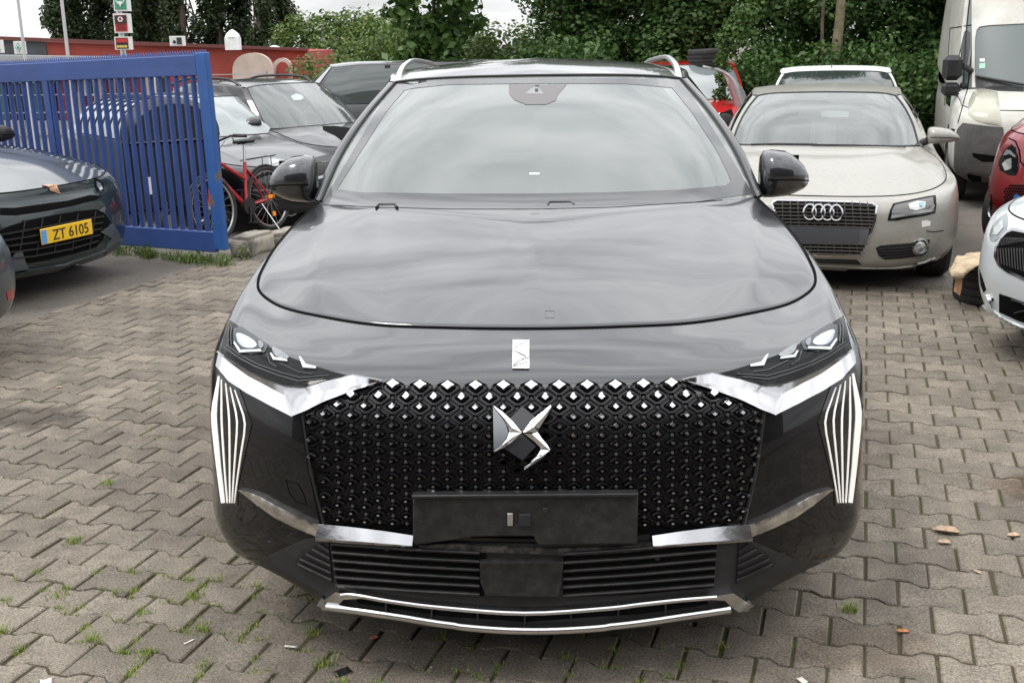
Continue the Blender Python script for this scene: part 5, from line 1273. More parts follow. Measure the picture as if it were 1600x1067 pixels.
# ------------------------------------------------------------------ blue sliding gate
M_BLUE = mat('blue_gate_paint', (.032, .078, .27), .45, col2=(.026, .062, .215), vscale=3, bump=.15, bscale=60, coat=.2)
def M_rustblue():
    m = mat('worn_blue_paint', (.024, .105, .33), .5, col2=(.02, .08, .28), vscale=5); t = m.node_tree; n = t.nodes.new; l = t.links.new; b = t.nodes['Principled BSDF']
    c = n('ShaderNodeTexCoord'); z = n('ShaderNodeTexNoise'); z.inputs['Scale'].default_value = 6; z.inputs['Detail'].default_value = 8; mp_ = n('ShaderNodeMapping'); mp_.inputs['Scale'].default_value = (1.6, 1.6, .8); l(c.outputs['Object'], mp_.inputs[0]); l(mp_.outputs[0], z.inputs[0])
    r = n('ShaderNodeValToRGB'); r.color_ramp.elements[0].position = .56; r.color_ramp.elements[1].position = .62; l(z.outputs[0], r.inputs[0])
    src = b.inputs['Base Color'].links[0].from_socket; mx_ = n('ShaderNodeMix'); mx_.data_type = 'RGBA'; l(r.outputs[0], mx_.inputs[0]); l(src, mx_.inputs[6]); mx_.inputs[7].default_value = (.13, .10, .07, 1); l(mx_.outputs[2], b.inputs['Base Color']); return m
M_BLUEW = M_rustblue()
g0 = Vector((-2.31, 9.02, 0)); gd = Vector((-3.46, 9.74, 0))-g0; gd.normalize(); GLN = 3.4
gate = empty('sliding_gate', g0, math.atan2(gd.y, gd.x)); gate.rotation_euler = (0, .028, math.atan2(gd.y, gd.x)); tag(gate, 'blue steel gate with slanted round bars and a toothed top rail', 'gate')
# local x runs along the gate away from its free end
def gl_(p): return Matrix.Rotation(-math.atan2(gd.y, gd.x), 3, 'Z') @ (Vector(p)-g0)
ZT = 1.70; lean_ = 0.0
MB().box((.055, 0, .90), (.118, .055, 1.56), bev=.006).build('end_post', M_BLUEW, gate)
MB().box((GLN/2+.112, 0, ZT-.115), (GLN, .05, .16), bev=.005).build('top_rail', M_BLUE, gate)
MB().box((GLN/2+.112, 0, .18), (GLN, .05, .17), bev=.005).build('bottom_rail', M_BLUE, gate)
MB().box((2.02, .0, .89), (.075, .045, 1.26), bev=.004).build('stile', M_BLUE, gate)
n_ = int((GLN-.2)/.083)
for i in range(n_):
    x = .19+i*.0985
    if x > GLN-.05 or abs(x-2.02) < .04: continue
    MB().tube([(x+.006, 0, .25), (x-.006, 0, ZT-.19)], .0215, 10).build('gate_bar', M_BLUE, gate)
tb = MB(); x = .0
while x < GLN+.1:
    tb.prism([Vector((x, -.004, ZT-.038)), Vector((x+.024, -.004, ZT-.038)), Vector((x+.018, -.004, ZT+.002))], (0, .008, 0)); x += .0285
tb.prism([Vector((0, -.006, ZT-.045)), Vector((GLN+.1, -.006, ZT-.045)), Vector((GLN+.1, -.006, ZT-.034)), Vector((0, -.006, ZT-.034))], (0, .012, 0))
tb.build('toothed_strip', M_BLUE, gate, smooth=False, auto=None)

# ------------------------------------------------------------------ kerb stones
M_STONE = mat('weathered_stone', (.40, .36, .30), .9, col2=(.14, .13, .11), vscale=5, detail=10, bump=.7, bscale=25, vpos=(.35, .6))
kA, kB = Vector((-2.30, 9.32, 0)), Vector((-1.55, 12.4, 0)); kd = (kB-kA).normalized(); s_ = 0; i = 0
rk = random.Random(5)
while s_ < 3.1:
    ln = rk.uniform(.42, .62); c = kA+kd*(s_+ln/2); bm = bmesh.new()
    bmesh.ops.create_cube(bm, size=1); bmesh.ops.scale(bm, vec=(ln-.02, .20, .20), verts=bm.verts); bmesh.ops.bevel(bm, geom=bm.edges[:], offset=.03, segments=2, affect='EDGES'); bmesh.ops.subdivide_edges(bm, edges=bm.edges[:], cuts=3, use_grid_fill=True)
    for v in bm.verts: v.co += Vector([noise.noise(v.co*9+Vector((i*7, k*3, 0)))*.022 for k in range(3)])
    me = bpy.data.meshes.new('kerb_stone'); bm.to_mesh(me); bm.free(); me.materials.append(M_STONE); me.polygons.foreach_set('use_smooth', [True]*len(me.polygons))
    o = bpy.data.objects.new('kerb_stone', me); COL.objects.link(o); o.location = (c.x, c.y, gz(c.x, c.y)+.05+rk.uniform(-.01, .015)); o.rotation_euler = (rk.uniform(-.05, .05), rk.uniform(-.04, .04), math.atan2(kd.y, kd.x)+rk.uniform(-.05, .05))
    tag(o, ['rough pale kerb stone touching the blue gate post', 'second pale kerb stone from the gate post', 'third kerb stone from the gate post, beside the bicycle wheel', 'fourth kerb stone from the gate post', 'fifth kerb stone, just left of the SUV mirror', 'kerb stone at the far end of the row', 'last kerb stone half hidden by the SUV mirror', 'farthest kerb stone of all behind the mirror'][i], 'kerb stone', 'kerb stones beside the gate'); s_ += ln; i += 1

# ------------------------------------------------------------------ red bicycle
M_BRED = mat('bicycle_red', (.45, .012, .02), .35, coat=.6)
def bike():
    w1, w2 = Vector(PY(336, 313, 11.2)), Vector(PY(400, 288, 11.75)); R_w = .33
    d = (w2-w1); d.z = 0; yaw = math.atan2(d.y, d.x); wbase = 1.02
    c0 = (w1+w2)/2; zg_ = gz(c0.x, c0.y)
    # anchor so that both wheels sit on their picked columns
    b = empty('bicycle', (w1.x, w1.y, zg_), yaw); tag(b, 'red bicycle with black saddle and rear rack leaning beside the blue gate', 'bicycle')
    wbase = max(.85, (Vector((w2.x, w2.y, 0))-Vector((w1.x, w1.y, 0))).length)
    F0 = Vector((0, 0, R_w)); Rr = Vector((wbase, 0, R_w)); BB = Vector((wbase*.58, 0, .29)); ST = Vector((wbase*.68, 0, .74)); SD = Vector((wbase*.72, 0, .93)); HT = Vector((.17, 0, .82)); HB = Vector((.12, 0, .66))
    def whl(c):
        w_ = empty('wheel', c, 0, b); P = [Vector((R_w*cos(t), 0, R_w*sin(t))) for t in [2*pi*i/40 for i in range(40)]]
        MB().tube([p*.96 for p in P], .024, 8, closed=True).build('tyre', M_RUBBER, w_); rm = MB().tube([p*.885 for p in P], .011, 6, closed=True)
        rm.build('rim', M_SATIN, w_); sp = MB()
        for i in range(20):
            t = 2*pi*i/20; sp.tube([Vector((.02*cos(t+1.2), .02*(-1)**i, .02*sin(t+1.2))), Vector((R_w*.88*cos(t), 0, R_w*.88*sin(t)))], .0018, 4)
        sp.tube([(0, -.04, 0), (0, .04, 0)], .022, 8); sp.build('spokes', M_SATIN, w_)
    whl(F0); whl(Rr)
    fm = MB(); r = .018
    fm.tube([HB, BB], r+.004).tube([HT-Vector((0, 0, .03)), ST-Vector((.02, 0, .18))], r).tube([BB, ST], r).tube([HB-Vector((.01, 0, .02)), HT+Vector((.01, 0, .04))], r+.004)
    for s in (-1, 1):
        fm.tube([BB, Rr+Vector((0, s*.055, 0))], .010).tube([ST-Vector((.02, 0, .04)), Rr+Vector((0, s*.055, 0))], .009).tube([HB-Vector((0, 0, .02)), Vector((.05, s*.05, .52)), F0+Vector((0, s*.05, 0))], .012)
    fm.build('frame', M_BRED, b)
    MB().tube([ST, SD], .013).build('seat_post', M_SATIN, b)
    MB().box(SD+Vector((.03, 0, .02)), (.16, .16, .05), bev=.022).box(SD+Vector((-.09, 0, .025)), (.14, .05, .04), bev=.018).build('saddle', M_BLACK, b)
    H0 = HT+Vector((.03, 0, .16))
    hb_ = MB().tube([HT, H0], .014).tube([H0+Vector((.10, -.30, .02)), H0+Vector((.04, -.18, .04)), H0+Vector((-.03, -.05, 0)), H0+Vector((-.03, .05, 0)), H0+Vector((.04, .18, .04)), H0+Vector((.10, .30, .02))], .012)
    for s in (-1, 1): hb_.tube([H0+Vector((.05, s*.2, .04)), H0+Vector((.13, s*.31, .02))], .018).tube([H0+Vector((.03, s*.2, .03)), H0+Vector((-.03, s*.27, -.01))], .006).tube([H0+Vector((-.02, s*.15, 0)), HT+Vector((-.02, s*.05, .05)), Vector((.05, s*.03, .55))], .003, 5)
    hb_.build('handlebar', M_BLACK, b)
    rk_ = MB()
    for s in (-1, 1): rk_.tube([ST+Vector((.0, s*.05, .02)), Vector((wbase+.16, s*.06, .77))], .006, 6).tube([Vector((wbase+.08, s*.06, .77)), Rr+Vector((0, s*.07, 0))], .005, 6)
    for k in range(5): rk_.tube([Vector((wbase*.75+k*.085, -.06, .765)), Vector((wbase*.75+k*.085, .06, .765))], .005, 5)
    rk_.build('rear_rack', M_BLACK, b)
    MB().tube([F0+Vector((R_w*1.05*cos(t), 0, R_w*1.05*sin(t))) for t in [radians(q) for q in range(20, 150, 10)]], .012, 6).build('mudguard', M_BLACK, b)
    MB().tube([Rr+Vector((R_w*1.06*cos(t), 0, R_w*1.06*sin(t))) for t in [radians(q) for q in range(0, 140, 10)]], .014, 6).build('mudguard', M_BLACK, b)
    MB().lathe([(.0001, -.012), (.09, -.012), (.09, .0), (.0001, .0)], BB+Vector((0, -.04, 0)), 'y', 24).tube([BB+Vector((0, -.06, 0)), BB+Vector((-.05, -.07, -.16))], .009).tube([BB+Vector((0, .06, 0)), BB+Vector((.05, .07, .16))], .009).box(BB+Vector((-.05, -.11, -.165)), (.09, .08, .02)).box(BB+Vector((.05, .11, .165)), (.09, .08, .02)).build('crankset', M_BLACK, b)
    MB().box(Rr+Vector((-.02, -.06, .02)), (.09, .015, .035)).build('reflector', M_AMBER, b); MB().box(Rr+Vector((.02, -.03, -.17)), (.05, .012, .05), bev=.005).build('reflector', M_AMBER, b)
    MB().tube([BB+Vector((.18, -.05, 0)), Vector((wbase*.84, -.2, .0))], .008, 6).build('kickstand', M_SATIN, b)
    b.rotation_euler = (radians(-7), 0, yaw)
bike()

# ------------------------------------------------------------------ black box trailer behind the gate
tz = gz(-3.4, 11.6)
T_ = empty('box_trailer', (-3.36, 11.35, tz+.07), radians(127)); tag(T_, 'black box trailer with a domed end and ribbed grey barrel lid behind the gate', 'trailer')
# local x: away from the domed end is negative... build with length along -x after rotation
Wt, Ht, Ln = .50, .62, 1.45
M_TBLK = mat('trailer_black', (.007, .007, .008), .5, bump=.05, bscale=30); M_TLID = mat('trailer_lid_grey', (.42, .43, .45), .5, .1, bump=.1, bscale=6)
def trail():
    MB().box((Ln/2, 0, .62), (Ln, Wt*2, .72), bev=.03).build('box', M_TBLK, T_)
    V = []; n = 14
    for i in range(9):
        x = .02+(Ln-.04)*i/8
        for j in range(n+1):
            t = pi*j/n; V.append(Vector((x, Wt*cos(t), .98+.36*sin(t)**.8)))
    mk('lid', V, [(i*(n+1)+j, i*(n+1)+j+1, (i+1)*(n+1)+j+1, (i+1)*(n+1)+j) for i in range(8) for j in range(n)], M_TLID, T_)
    for i in range(6):
        x = .15+i*.23; MB().tube([(x, Wt*cos(pi*j/14)*1.0, .985+.365*sin(pi*j/14)**.8) for j in range(15)], .014, 6).build('lid_rib', M_TBLK, T_)
    mb = MB(); P = [Vector((0, Wt*cos(pi*j/18), .96+.40*sin(pi*j/18)**.8)) for j in range(19)]
    V = [Vector((-.10, p.y*.86, .96+(p.z-.96)*.86)) for p in P]; mb.add([p for p in P]+V+[Vector((.05, p.y*1.02, p.z+.01)) for p in P], [(j, j+1, 20+j, 19+j) for j in range(18)]+[(38+j, 39+j, 1+j, j) for j in range(18)]+[tuple(range(19, 38))]); mb.build('domed_end', M_TBLK, T_)
    MB().box((-.02, 0, .60), (.06, Wt*1.8, .66), bev=.02).build('end_panel', M_TBLK, T_)
    MB().box((.5, -Wt-.006, .52), (.14, .01, .16)).build('notice', M_WHITE, T_) if False else None
    MB().box((-.055, .30, .52), (.01, .09, .17)).build('notice', M_WHITE, T_)
    MB().tube([(-.05, -Wt*.9, .95), (-.05, Wt*.9, .95)], .012, 6).build('edge_bar', M_SATIN, T_)
    for s in (-1, 1):
        w_ = empty('wheel', (.85, s*(Wt+.05), .27), pi/2, T_); MB().lathe([(.15, -.06), (.25, -.08), (.27, -.05), (.27, .05), (.25, .08), (.15, .06)], (0, 0, 0), seg=24).build('tyre', M_RUBBER, w_); MB().lathe([(.0001, .05), (.15, .05), (.15, -.05), (.0001, -.05)], (0, 0, 0), seg=20).build('rim', M_SATIN, w_)
    for (x, y) in ((-.05, .15), (.25, .45), (-.05, -.40)):
        w_ = empty('jockey_wheel', (x, y, .14), .5, T_); MB().lathe([(.08, -.03), (.12, -.045), (.14, -.02), (.14, .02), (.12, .045), (.08, .03)], (0, 0, 0), seg=20).build('tyre', M_RUBBER, w_); MB().lathe([(.0001, .03), (.08, .03), (.08, -.03), (.0001, -.03)], (0, 0, 0), seg=16).build('rim', M_SATIN, w_); MB().tube([(0, 0, 0), (0, 0, .2)], .018, 6).build('strut', M_SATIN, w_)
trail()

# ------------------------------------------------------------------ far building, annex, signs
M_REDB = mat('red_painted_brick', (.36, .062, .040), .8, col2=(.27, .045, .032), vscale=1.2, detail=8)
t = M_REDB.node_tree; bk = t.nodes.new('ShaderNodeTexBrick'); bk.inputs['Scale'].default_value = 4.0; bk.inputs['Mortar Size'].default_value = .012; c_ = t.nodes.new('ShaderNodeTexCoord'); mp_ = t.nodes.new('ShaderNodeMapping'); mp_.inputs['Rotation'].default_value = (pi/2, 0, 0); t.links.new(c_.outputs['Object'], mp_.inputs[0]); t.links.new(mp_.outputs[0], bk.inputs[0])
bp_ = t.nodes.new('ShaderNodeBump'); bp_.inputs['Strength'].default_value = .6; bp_.inputs['Distance'].default_value = .02; t.links.new(bk.outputs['Fac'], bp_.inputs['Height']); bp_.invert = True; t.links.new(bp_.outputs[0], t.nodes['Principled BSDF'].inputs['Normal'])
M_GREYW = mat('dark_grey_render', (.075, .078, .082), .8, var=.2, vscale=2)
M_PALE = mat('pale_pink_render', (.50, .40, .34), .85, var=.12, vscale=2)
M_BEIGE = mat('beige_panel', (.45, .38, .32), .8, var=.15, vscale=3)
M_GREENG = mat('green_shop_glass', (.03, .10, .08), .15, coat=.5)
M_METROOF = mat('metal_roof_grey', (.34, .36, .38), .45, .3, var=.1)
bld = empty('shop_building', (0, 38, 0)); tag(bld, 'long low red and grey brick building across the lot with an arched red door', 'building')
def bx(px0, py0, px1, py1, Y, d=1.0):
    a, b = PY(px0, py0, Y), PY(px1, py1, Y); return ((a.x+b.x)/2, Y-38+d/2, (a.z+b.z)/2), (abs(b.x-a.x), d, abs(a.z-b.z))
def wallq(name, q, Y, d, m, par=bld):
    P = [PY(x, y, Y) for x, y in q]; return MB().prism([Vector((p.x, Y-38, p.z)) for p in P], (0, d, 0)).build(name, m, par, smooth=False, auto=None)
wallq('wall', [(-60, 58), (72, 66), (85, 330), (-60, 330)], 38, 6, M_GREYW)
wallq('wall', [(72, 66), (480, 80), (485, 260), (100, 300)], 38.003, 6, M_REDB)
wallq('roof_edge', [(-60, 55), (480, 76), (480, 80), (-60, 61)], 37.8, .3, mat('dark_red_trim', (.12, .03, .025), .6))
wallq('canopy', [(-60, 86), (200, 90), (205, 100), (-60, 98)], 36.5, 1.5, M_METROOF)
for k, (x0, x1) in enumerate(((-20, 8), (12, 32), (36, 56), (60, 84))): wallq('shop_window', [(x0, 118), (x1, 118), (x1+6, 186), (x0+6, 186)], 37.9, .12, M_GREENG if k in (0, 2) else GL_TINT)
for k in range(5): wallq('fascia_panel', [(-30+k*24, 116), (-12+k*24, 116), (-12+k*24, 130), (-30+k*24, 130)], 37.85, .06, mat('mint_panel', (.35, .52, .42), .6))
wallq('base_wall', [(-60, 188), (120, 190), (130, 300), (-60, 300)], 37.7, .35, M_BEIGE)
for k in range(9): wallq('panel_gap', [(-16+k*13, 190), (-13+k*13, 190), (-10+k*13, 250), (-13+k*13, 250)], 37.68, .03, M_METROOF)
for x in (108, 120, 150, 172, 226): wallq('pilaster', [(x, 100), (x+7, 100), (x+11, 220), (x+4, 220)], 37.75, .3, M_PALE)
for x in (130, 176, 240): wallq('window', [(x, 118), (x+20, 118), (x+22, 150), (x+2, 150)], 37.85, .1, M_WHITE); wallq('window', [(x+3, 121), (x+17, 121), (x+19, 147), (x+5, 147)], 37.82, .1, GL_TINT)
# annex with barrel vault
P = [PY(363+31*(1-cos(t))*1.0, 114-31*sin(t)**.75, 35) for t in [pi*i/16 for i in range(17)]]
MB().prism([Vector((p.x, -3, p.z)) for p in P]+[Vector((P[-1].x, -3, -2)), Vector((P[0].x, -3, -2))], (0, .3, 0)).build('annex_gable', M_PALE, bld, smooth=False)
P2_ = [Vector((p.x-.0, -2.9, p.z-.03)) for p in P]; MB().prism(P2_, (-1.3, 6, 0)).build('annex_vault', M_METROOF, bld)
wallq('porch', [(425, 96), (488, 96), (490, 240), (425, 240)], 36.5, 1.4, M_REDB)
P = [PY(441+15*cos(t), 107-16*sin(t), 36.3) for t in [pi*i/12 for i in range(13)]]+[PY(426, 150, 36.3), PY(456, 150, 36.3)][::1]
MB().prism([Vector((p.x, -1.75, p.z)) for p in (P[:13]+[P[13], P[14]])], (0, .22, 0)).build('arch_surround', M_PALE, bld, smooth=False)
P = [PY(441+9.5*cos(t), 108-11*sin(t), 36.2) for t in [pi*i/12 for i in range(13)]]+[PY(431.5, 150, 36.2), PY(450.5, 150, 36.2)]
MB().prism([Vector((p.x, -1.80, p.z)) for p in P], (0, .1, 0)).build('arched_door', M_REDB, bld, smooth=False)
a = PY(364, 66, 36); MB().box((a.x, -2, a.z-.05), (.42, .4, .38)).lathe([(.24, 0), (.2, .1), (.08, .2), (.0001, .24)], (a.x, -2, a.z+.14), 'z', 12).build('roof_ventilator', M_WHITE, bld)
a = PY(424, 77, 38); MB().lathe([(.24, 0), (.2, .08), (.1, .13), (.0001, .15)], (a.x, .5, a.z-.03), 'z', 16).build('dome_light', M_WHITE, bld)
# far lamp poles
for (x0, y0, x1, y1, lb) in ((22, 0, 53, 205, 'thin pale pole in front of the dark grey wall, left of the other pole'), (94, 0, 106, 86, 'thin pale pole before the red wall beside the sign tower')):
    a = PY(x1, y1, 30); b = PY(x0, y0, 30); d_ = (a-b); top_ = a-d_*(1+.9); z0 = gz(a.x, 30); b0 = a+Vector((0, 0, z0-a.z))
    o = MB().tube([(a.x, 30, z0), (a.x, 30, a.z+7)], [.05, .035], 8).lathe([(.0001, 0), (.07, .02), (.05, .12), (.0001, .14)], (a.x, 30, a.z+7), 'z', 8).build('flag_pole', mat('pole_grey', (.5, .5, .5), .5, .2)); tag(o, lb, 'pole')
# sign tower
def panel_sign(root, px0, py0, px1, py1, Y, m, name='sign_panel', d=.22, frame=M_WHITE):
    a, b = PY(px0, py0, Y), PY(px1, py1, Y); c = (a+b)/2; w, h_ = abs(b.x-a.x), abs(a.z-b.z)
    f = MB().box((c.x, Y, c.z), (w, d, h_)).build(name, frame, root); f2 = MB().box((c.x, Y-d/2-.006, c.z), (w*.82, .012, h_*.84)).build('sign_face', m, f)
    return c, w, h_, f
sg = empty('sign_tower', (0, 0, 0)); tag(sg, 'stack of white framed advertising boxes on a post behind the gate', 'sign')
ysg = 24
gp0 = PY(192, 78, ysg)
MB().tube([(gp0.x, ysg, gz(gp0.x, ysg)), (gp0.x, ysg, 3.0)], .06, 8).build('post', M_SATIN, sg)
M_SG = mat('sign_green', (.05, .28, .17), .5); M_SR = mat('sign_red', (.45, .03, .03), .5); M_SK = mat('sign_black', (.03, .03, .03), .5); M_SY = mat('sign_yellow', (.65, .5, .1), .5)
c, w, h_, f = panel_sign(sg, 178, -14, 203, 18, ysg, M_SG)
MB().lathe([(.0001, -.13), (w*.32, -.13), (w*.32, -.12)], (c.x, ysg, c.z+h_*.04), 'y', 20).build('round_mark', M_WHITE, f); MB().lathe([(.0001, -.14), (w*.24, -.14), (w*.24, -.13)], (c.x, ysg, c.z+h_*.04), 'y', 20).build('round_mark', M_SG, f); MB().prism([Vector((c.x-w*.2, ysg-.145, c.z-.01)), Vector((c.x+w*.2, ysg-.145, c.z-.01)), Vector((c.x, ysg-.145, c.z-h_*.3))], (0, .01, 0)).build('drop_mark', M_WHITE, f)
c, w, h_, f = panel_sign(sg, 179, 22, 205, 52, ysg, M_SR)
MB().box((c.x, ysg-.13, c.z+h_*.2), (w*.80, .012, h_*.42)).build('upper_field', M_SK, f)
MB().lathe([(.0001, -.145), (w*.19, -.145), (w*.19, -.13)], (c.x, ysg, c.z+h_*.2), 'y', 6).build('shield_mark', M_WHITE, f); MB().lathe([(.0001, -.155), (w*.1, -.155), (w*.1, -.14)], (c.x, ysg, c.z+h_*.22), 'y', 6).build('shield_mark', M_SR, f)
for q in (-.08, -.2, -.3): MB().box((c.x, ysg-.13, c.z+h_*q), (w*.55, .01, h_*.03)).build('text_line', M_SK, f)
c, w, h_, f = panel_sign(sg, 181, 58, 206, 78, ysg, M_SK)
MB().box((c.x, ysg-.13, c.z+h_*.2), (w*.78, .012, h_*.3)).build('upper_field', M_SR, f)
for q in range(4): MB().lathe([(.0001, -.14), (w*.09, -.14), (w*.09, -.13)], (c.x-w*.27+q*w*.18, ysg, c.z-h_*.25), 'y', 8).build('fruit_mark', M_SY, f)
def wall_sign(px0, py0, px1, py1, Y, m, lb, marks):
    r = empty('wall_sign', (0, 0, 0)); tag(r, lb, 'sign'); c, w, h_, f = panel_sign(r, px0, py0, px1, py1, Y, m, 'sign_box'); marks(c, w, h_, f, Y); return r
def mk1(c, w, h_, f, Y):
    for k, m in ((.32, M_SG), (.24, M_WHITE), (.15, M_SG)): MB().prism([Vector((c.x-w*k, Y-.13-(.32-k)*.1, c.z)), Vector((c.x, Y-.13-(.32-k)*.1, c.z+h_*k*1.2)), Vector((c.x+w*k, Y-.13-(.32-k)*.1, c.z)), Vector((c.x, Y-.13-(.32-k)*.1, c.z-h_*k*1.2))], (0, .01, 0)).build('diamond_mark', m, f)
wall_sign(23, 65, 40, 85, 33, mat('sign_pale', (.6, .62, .6), .5), 'small white box sign with a green diamond at the left wall', mk1)
def mk2(c, w, h_, f, Y): MB().box((c.x, Y-.13, c.z), (w*.5, .01, h_*.1)).build('text_line', M_WHITE, f)
wall_sign(-14, 63, 5, 83, 33, mat('sign_navy', (.03, .03, .12), .5), 'dark blue box sign at the very left edge of the wall', mk2)
def mk3(c, w, h_, f, Y):
    MB().box((c.x+w*.2, Y-.13, c.z), (w*.35, .01, h_*.7)).build('dark_field', M_SK, f); MB().lathe([(.0001, -.135), (w*.12, -.135), (w*.12, -.125)], (c.x-w*.15, Y, c.z-h_*.1), 'y', 12).build('round_mark', M_SK, f)
wall_sign(266, 57, 289, 72, 34, mat('sign_offwhite', (.6, .6, .58), .5), 'white and dark box sign above the red roof', mk3)
# mesh fence and white rail fence behind the gate
M_GALV = mat('galvanised', (.42, .43, .44), .5, .5)
wf = empty('mesh_fence', (-9.2, 20, gz(-9, 20))); tag(wf, 'thin galvanised mesh fence behind the blue gate on the left', 'fence')
for i in range(7): MB().tube([(i*1.0-1, 0, 0), (i*1.0-1, 0, 1.7)], .025, 6).build('post', M_GALV, wf)
wm = MB()
for k in range(6): wm.tube([(-1, 0, .15+k*.3), (5, 0, .15+k*.3)], .010, 4)
wm.build('mesh_wires', M_GALV, wf)
sf = empty('spiked_fence', (-10.2, 31, gz(-9, 31))); tag(sf, 'low grey fence with pointed pales in front of the barrel roofed annex', 'fence')
sm_ = MB()
for i in range(100): sm_.tube([(1+i*.085, 0, .0), (1+i*.085, 0, 1.50), (1+i*.085, 0, 1.56)], [.014, .014, .002], 4)
sm_.box((5.3, 0, 1.35), (8.7, .03, .04)).box((5.3, 0, .3), (8.7, .03, .04)); sm_.build('pales', M_GALV, sf)

# unseen dark building added behind the camera to darken reflections in paint and chrome
ob = empty('added_dark_building', (0, -6.5, 0)); tag(ob, 'unseen dark brown brick building added behind the camera to darken reflections', 'building')
M_BRK = mat('added_building_brown', (.075, .05, .04), .85, var=.3, vscale=2)
MB().box((0, -3, 2.6), (34, 6, 5.2)).build('wall', M_BRK, ob, smooth=False); MB().box((0, -2.8, 5.27), (34.4, 6.6, .14)).build('roof', M_GREYW, ob, smooth=False)
for i in range(6):
    w_ = MB().box((-12.5+i*5, .02, 2.4), (2.2, .1, 1.5)).build('window_frame', M_GREYW, ob, smooth=False); MB().box((-12.5+i*5, .075, 2.4), (2.0, .02, 1.3)).build('pane', GL_TINT, w_, smooth=False)
# ------------------------------------------------------------------ trees and shrubs
def leaf_mat(name, c1_, c2_, c3_=None, tr=.35):
    m = bpy.data.materials.new(name); m.use_nodes = True; t = m.node_tree; n = t.nodes.new; l = t.links.new; b = t.nodes['Principled BSDF']
    g = n('ShaderNodeNewGeometry'); r = n('ShaderNodeValToRGB'); r.color_ramp.elements[0].color = (*c1_, 1); r.color_ramp.elements[1].color = (*c2_, 1)
    if c3_: e_ = r.color_ramp.elements.new(.93); e_.color = (*c2_, 1); r.color_ramp.elements[2].color = (*c3_, 1)
    l(g.outputs['Random Per Island'], r.inputs[0]); l(r.outputs[0], b.inputs['Base Color']); b.inputs['Roughness'].default_value = .45; b.inputs['Specular IOR Level'].default_value = .4
    tl = n('ShaderNodeBsdfTranslucent'); l(r.outputs[0], tl.inputs[0]); mx_ = n('ShaderNodeMixShader'); mx_.inputs[0].default_value = tr; l(b.outputs[0], mx_.inputs[1]); l(tl.outputs[0], mx_.inputs[2])
    l(mx_.outputs[0], t.nodes['Material Output'].inputs[0]); return m
LF_DARK = leaf_mat('hedge_leaf', (.030, .070, .018), (.092, .178, .042), (.19, .27, .08))
LF_MID = leaf_mat('shrub_leaf', (.05, .10, .022), (.15, .22, .05), (.30, .32, .09))
LF_MAPLE = leaf_mat('broad_leaf', (.035, .085, .018), (.105, .19, .04), (.18, .26, .07))
LF_POP = leaf_mat('poplar_leaf', (.022, .040, .014), (.060, .090, .032))
M_BARK = mat('bark', (.11, .085, .06), .9, col2=(.05, .04, .03), vscale=12, bump=.8, bscale=30)
M_BARKL = mat('pale_bark', (.20, .17, .10), .9, col2=(.10, .09, .05), vscale=9, bump=.6, bscale=30)
def crown(seed, n, clumps, leaf, cr_rad, drop=0.0, spread=.45):
    """n leaves gathered round the given clumps (centre, radius vector)"""
    r = random.Random(seed); V = []; F = []
    tw = sum(c[1].x*c[1].y*c[1].z for c in clumps)**1
    ws = [(c[1].x*c[1].y*c[1].z)**.67 for c in clumps]; T = sum(ws)
    for c, w in zip(clumps, ws):
        for _ in range(int(n*w/T)):
            d = Vector((r.gauss(0, 1), r.gauss(0, 1), r.gauss(0, 1))).normalized(); q = r.random()**spread*(1 if r.random() > .08 else 1.18)
            p = c[0]+Vector((d.x*c[1].x, d.y*c[1].y, d.z*c[1].z))*q
            s = leaf*r.uniform(.6, 1.3); nx = (d+Vector((r.gauss(0, .7), r.gauss(0, .7), r.gauss(.5, .7)))).normalized(); tn = nx.orthogonal().normalized(); tn = Matrix.Rotation(r.random()*6.28, 3, nx) @ tn; bn = nx.cross(tn)
            k = len(V); V += [p-tn*s*.5, p+bn*s*.32-nx*s*.06, p+tn*s*.55-nx*s*.15, p-bn*s*.32-nx*s*.06]; F.append((k, k+1, k+2, k+3))
    return V, F
def plant(name, seed, loc, trunk, clumps, n, leaf, m, label, cat, group=None, bark=None, limbs=6, tr=.08):
    rt = empty(name, loc); tag(rt, label, cat, group); r = random.Random(seed*3+1)
    tb_ = MB(); h = trunk; top_ = Vector((r.uniform(-.1, .1), r.uniform(-.1, .1), h))
    tb_.tube([(0, 0, -.2), (r.uniform(-.03, .03), 0, h*.35), top_*.7+Vector((0, 0, 0)), top_], [tr*1.3, tr, tr*.75, tr*.35], 8)
    for c in r.sample(clumps, min(limbs, len(clumps))):
        z = r.uniform(.25, .8)*h; a = Vector((0, 0, z)); b = c[0]; tb_.tube([a, a.lerp(b, .5)+Vector((0, 0, .1)), b], [tr*.5, tr*.3, tr*.1], 6)
    tb_.build('trunk', bark or M_BARK, rt)
    V, F = crown(seed, n, clumps, leaf, 1); mk('crown', V, F, m, rt, smooth=False)
    return rt
def copy_tree(o, loc, rz, sc, label=None):
    c = o.copy(); COL.objects.link(c); c.location = loc; c.rotation_euler = (0, 0, rz); c.scale = sc
    if label: c['label'] = label
    for ch in o.children: d = ch.copy(); COL.objects.link(d); d.parent = c
    return c
def clumpset(seed, n, hx, hy, z0, z1_, rmin, rmax, taper=.3):
    r = random.Random(seed); o = []
    for i in range(n):
        z = z0+(z1_-z0)*((i+.5)/n); k = 1-taper*abs(2*(z-z0)/(z1_-z0)-.8)
        a = r.random()*6.28; q = sqrt(r.random())
        rr = r.uniform(rmin, rmax); o.append((Vector((cos(a)*q*hx*k, sin(a)*q*hy*k, z)), Vector((rr, rr*.9, rr*.75))))
    return o
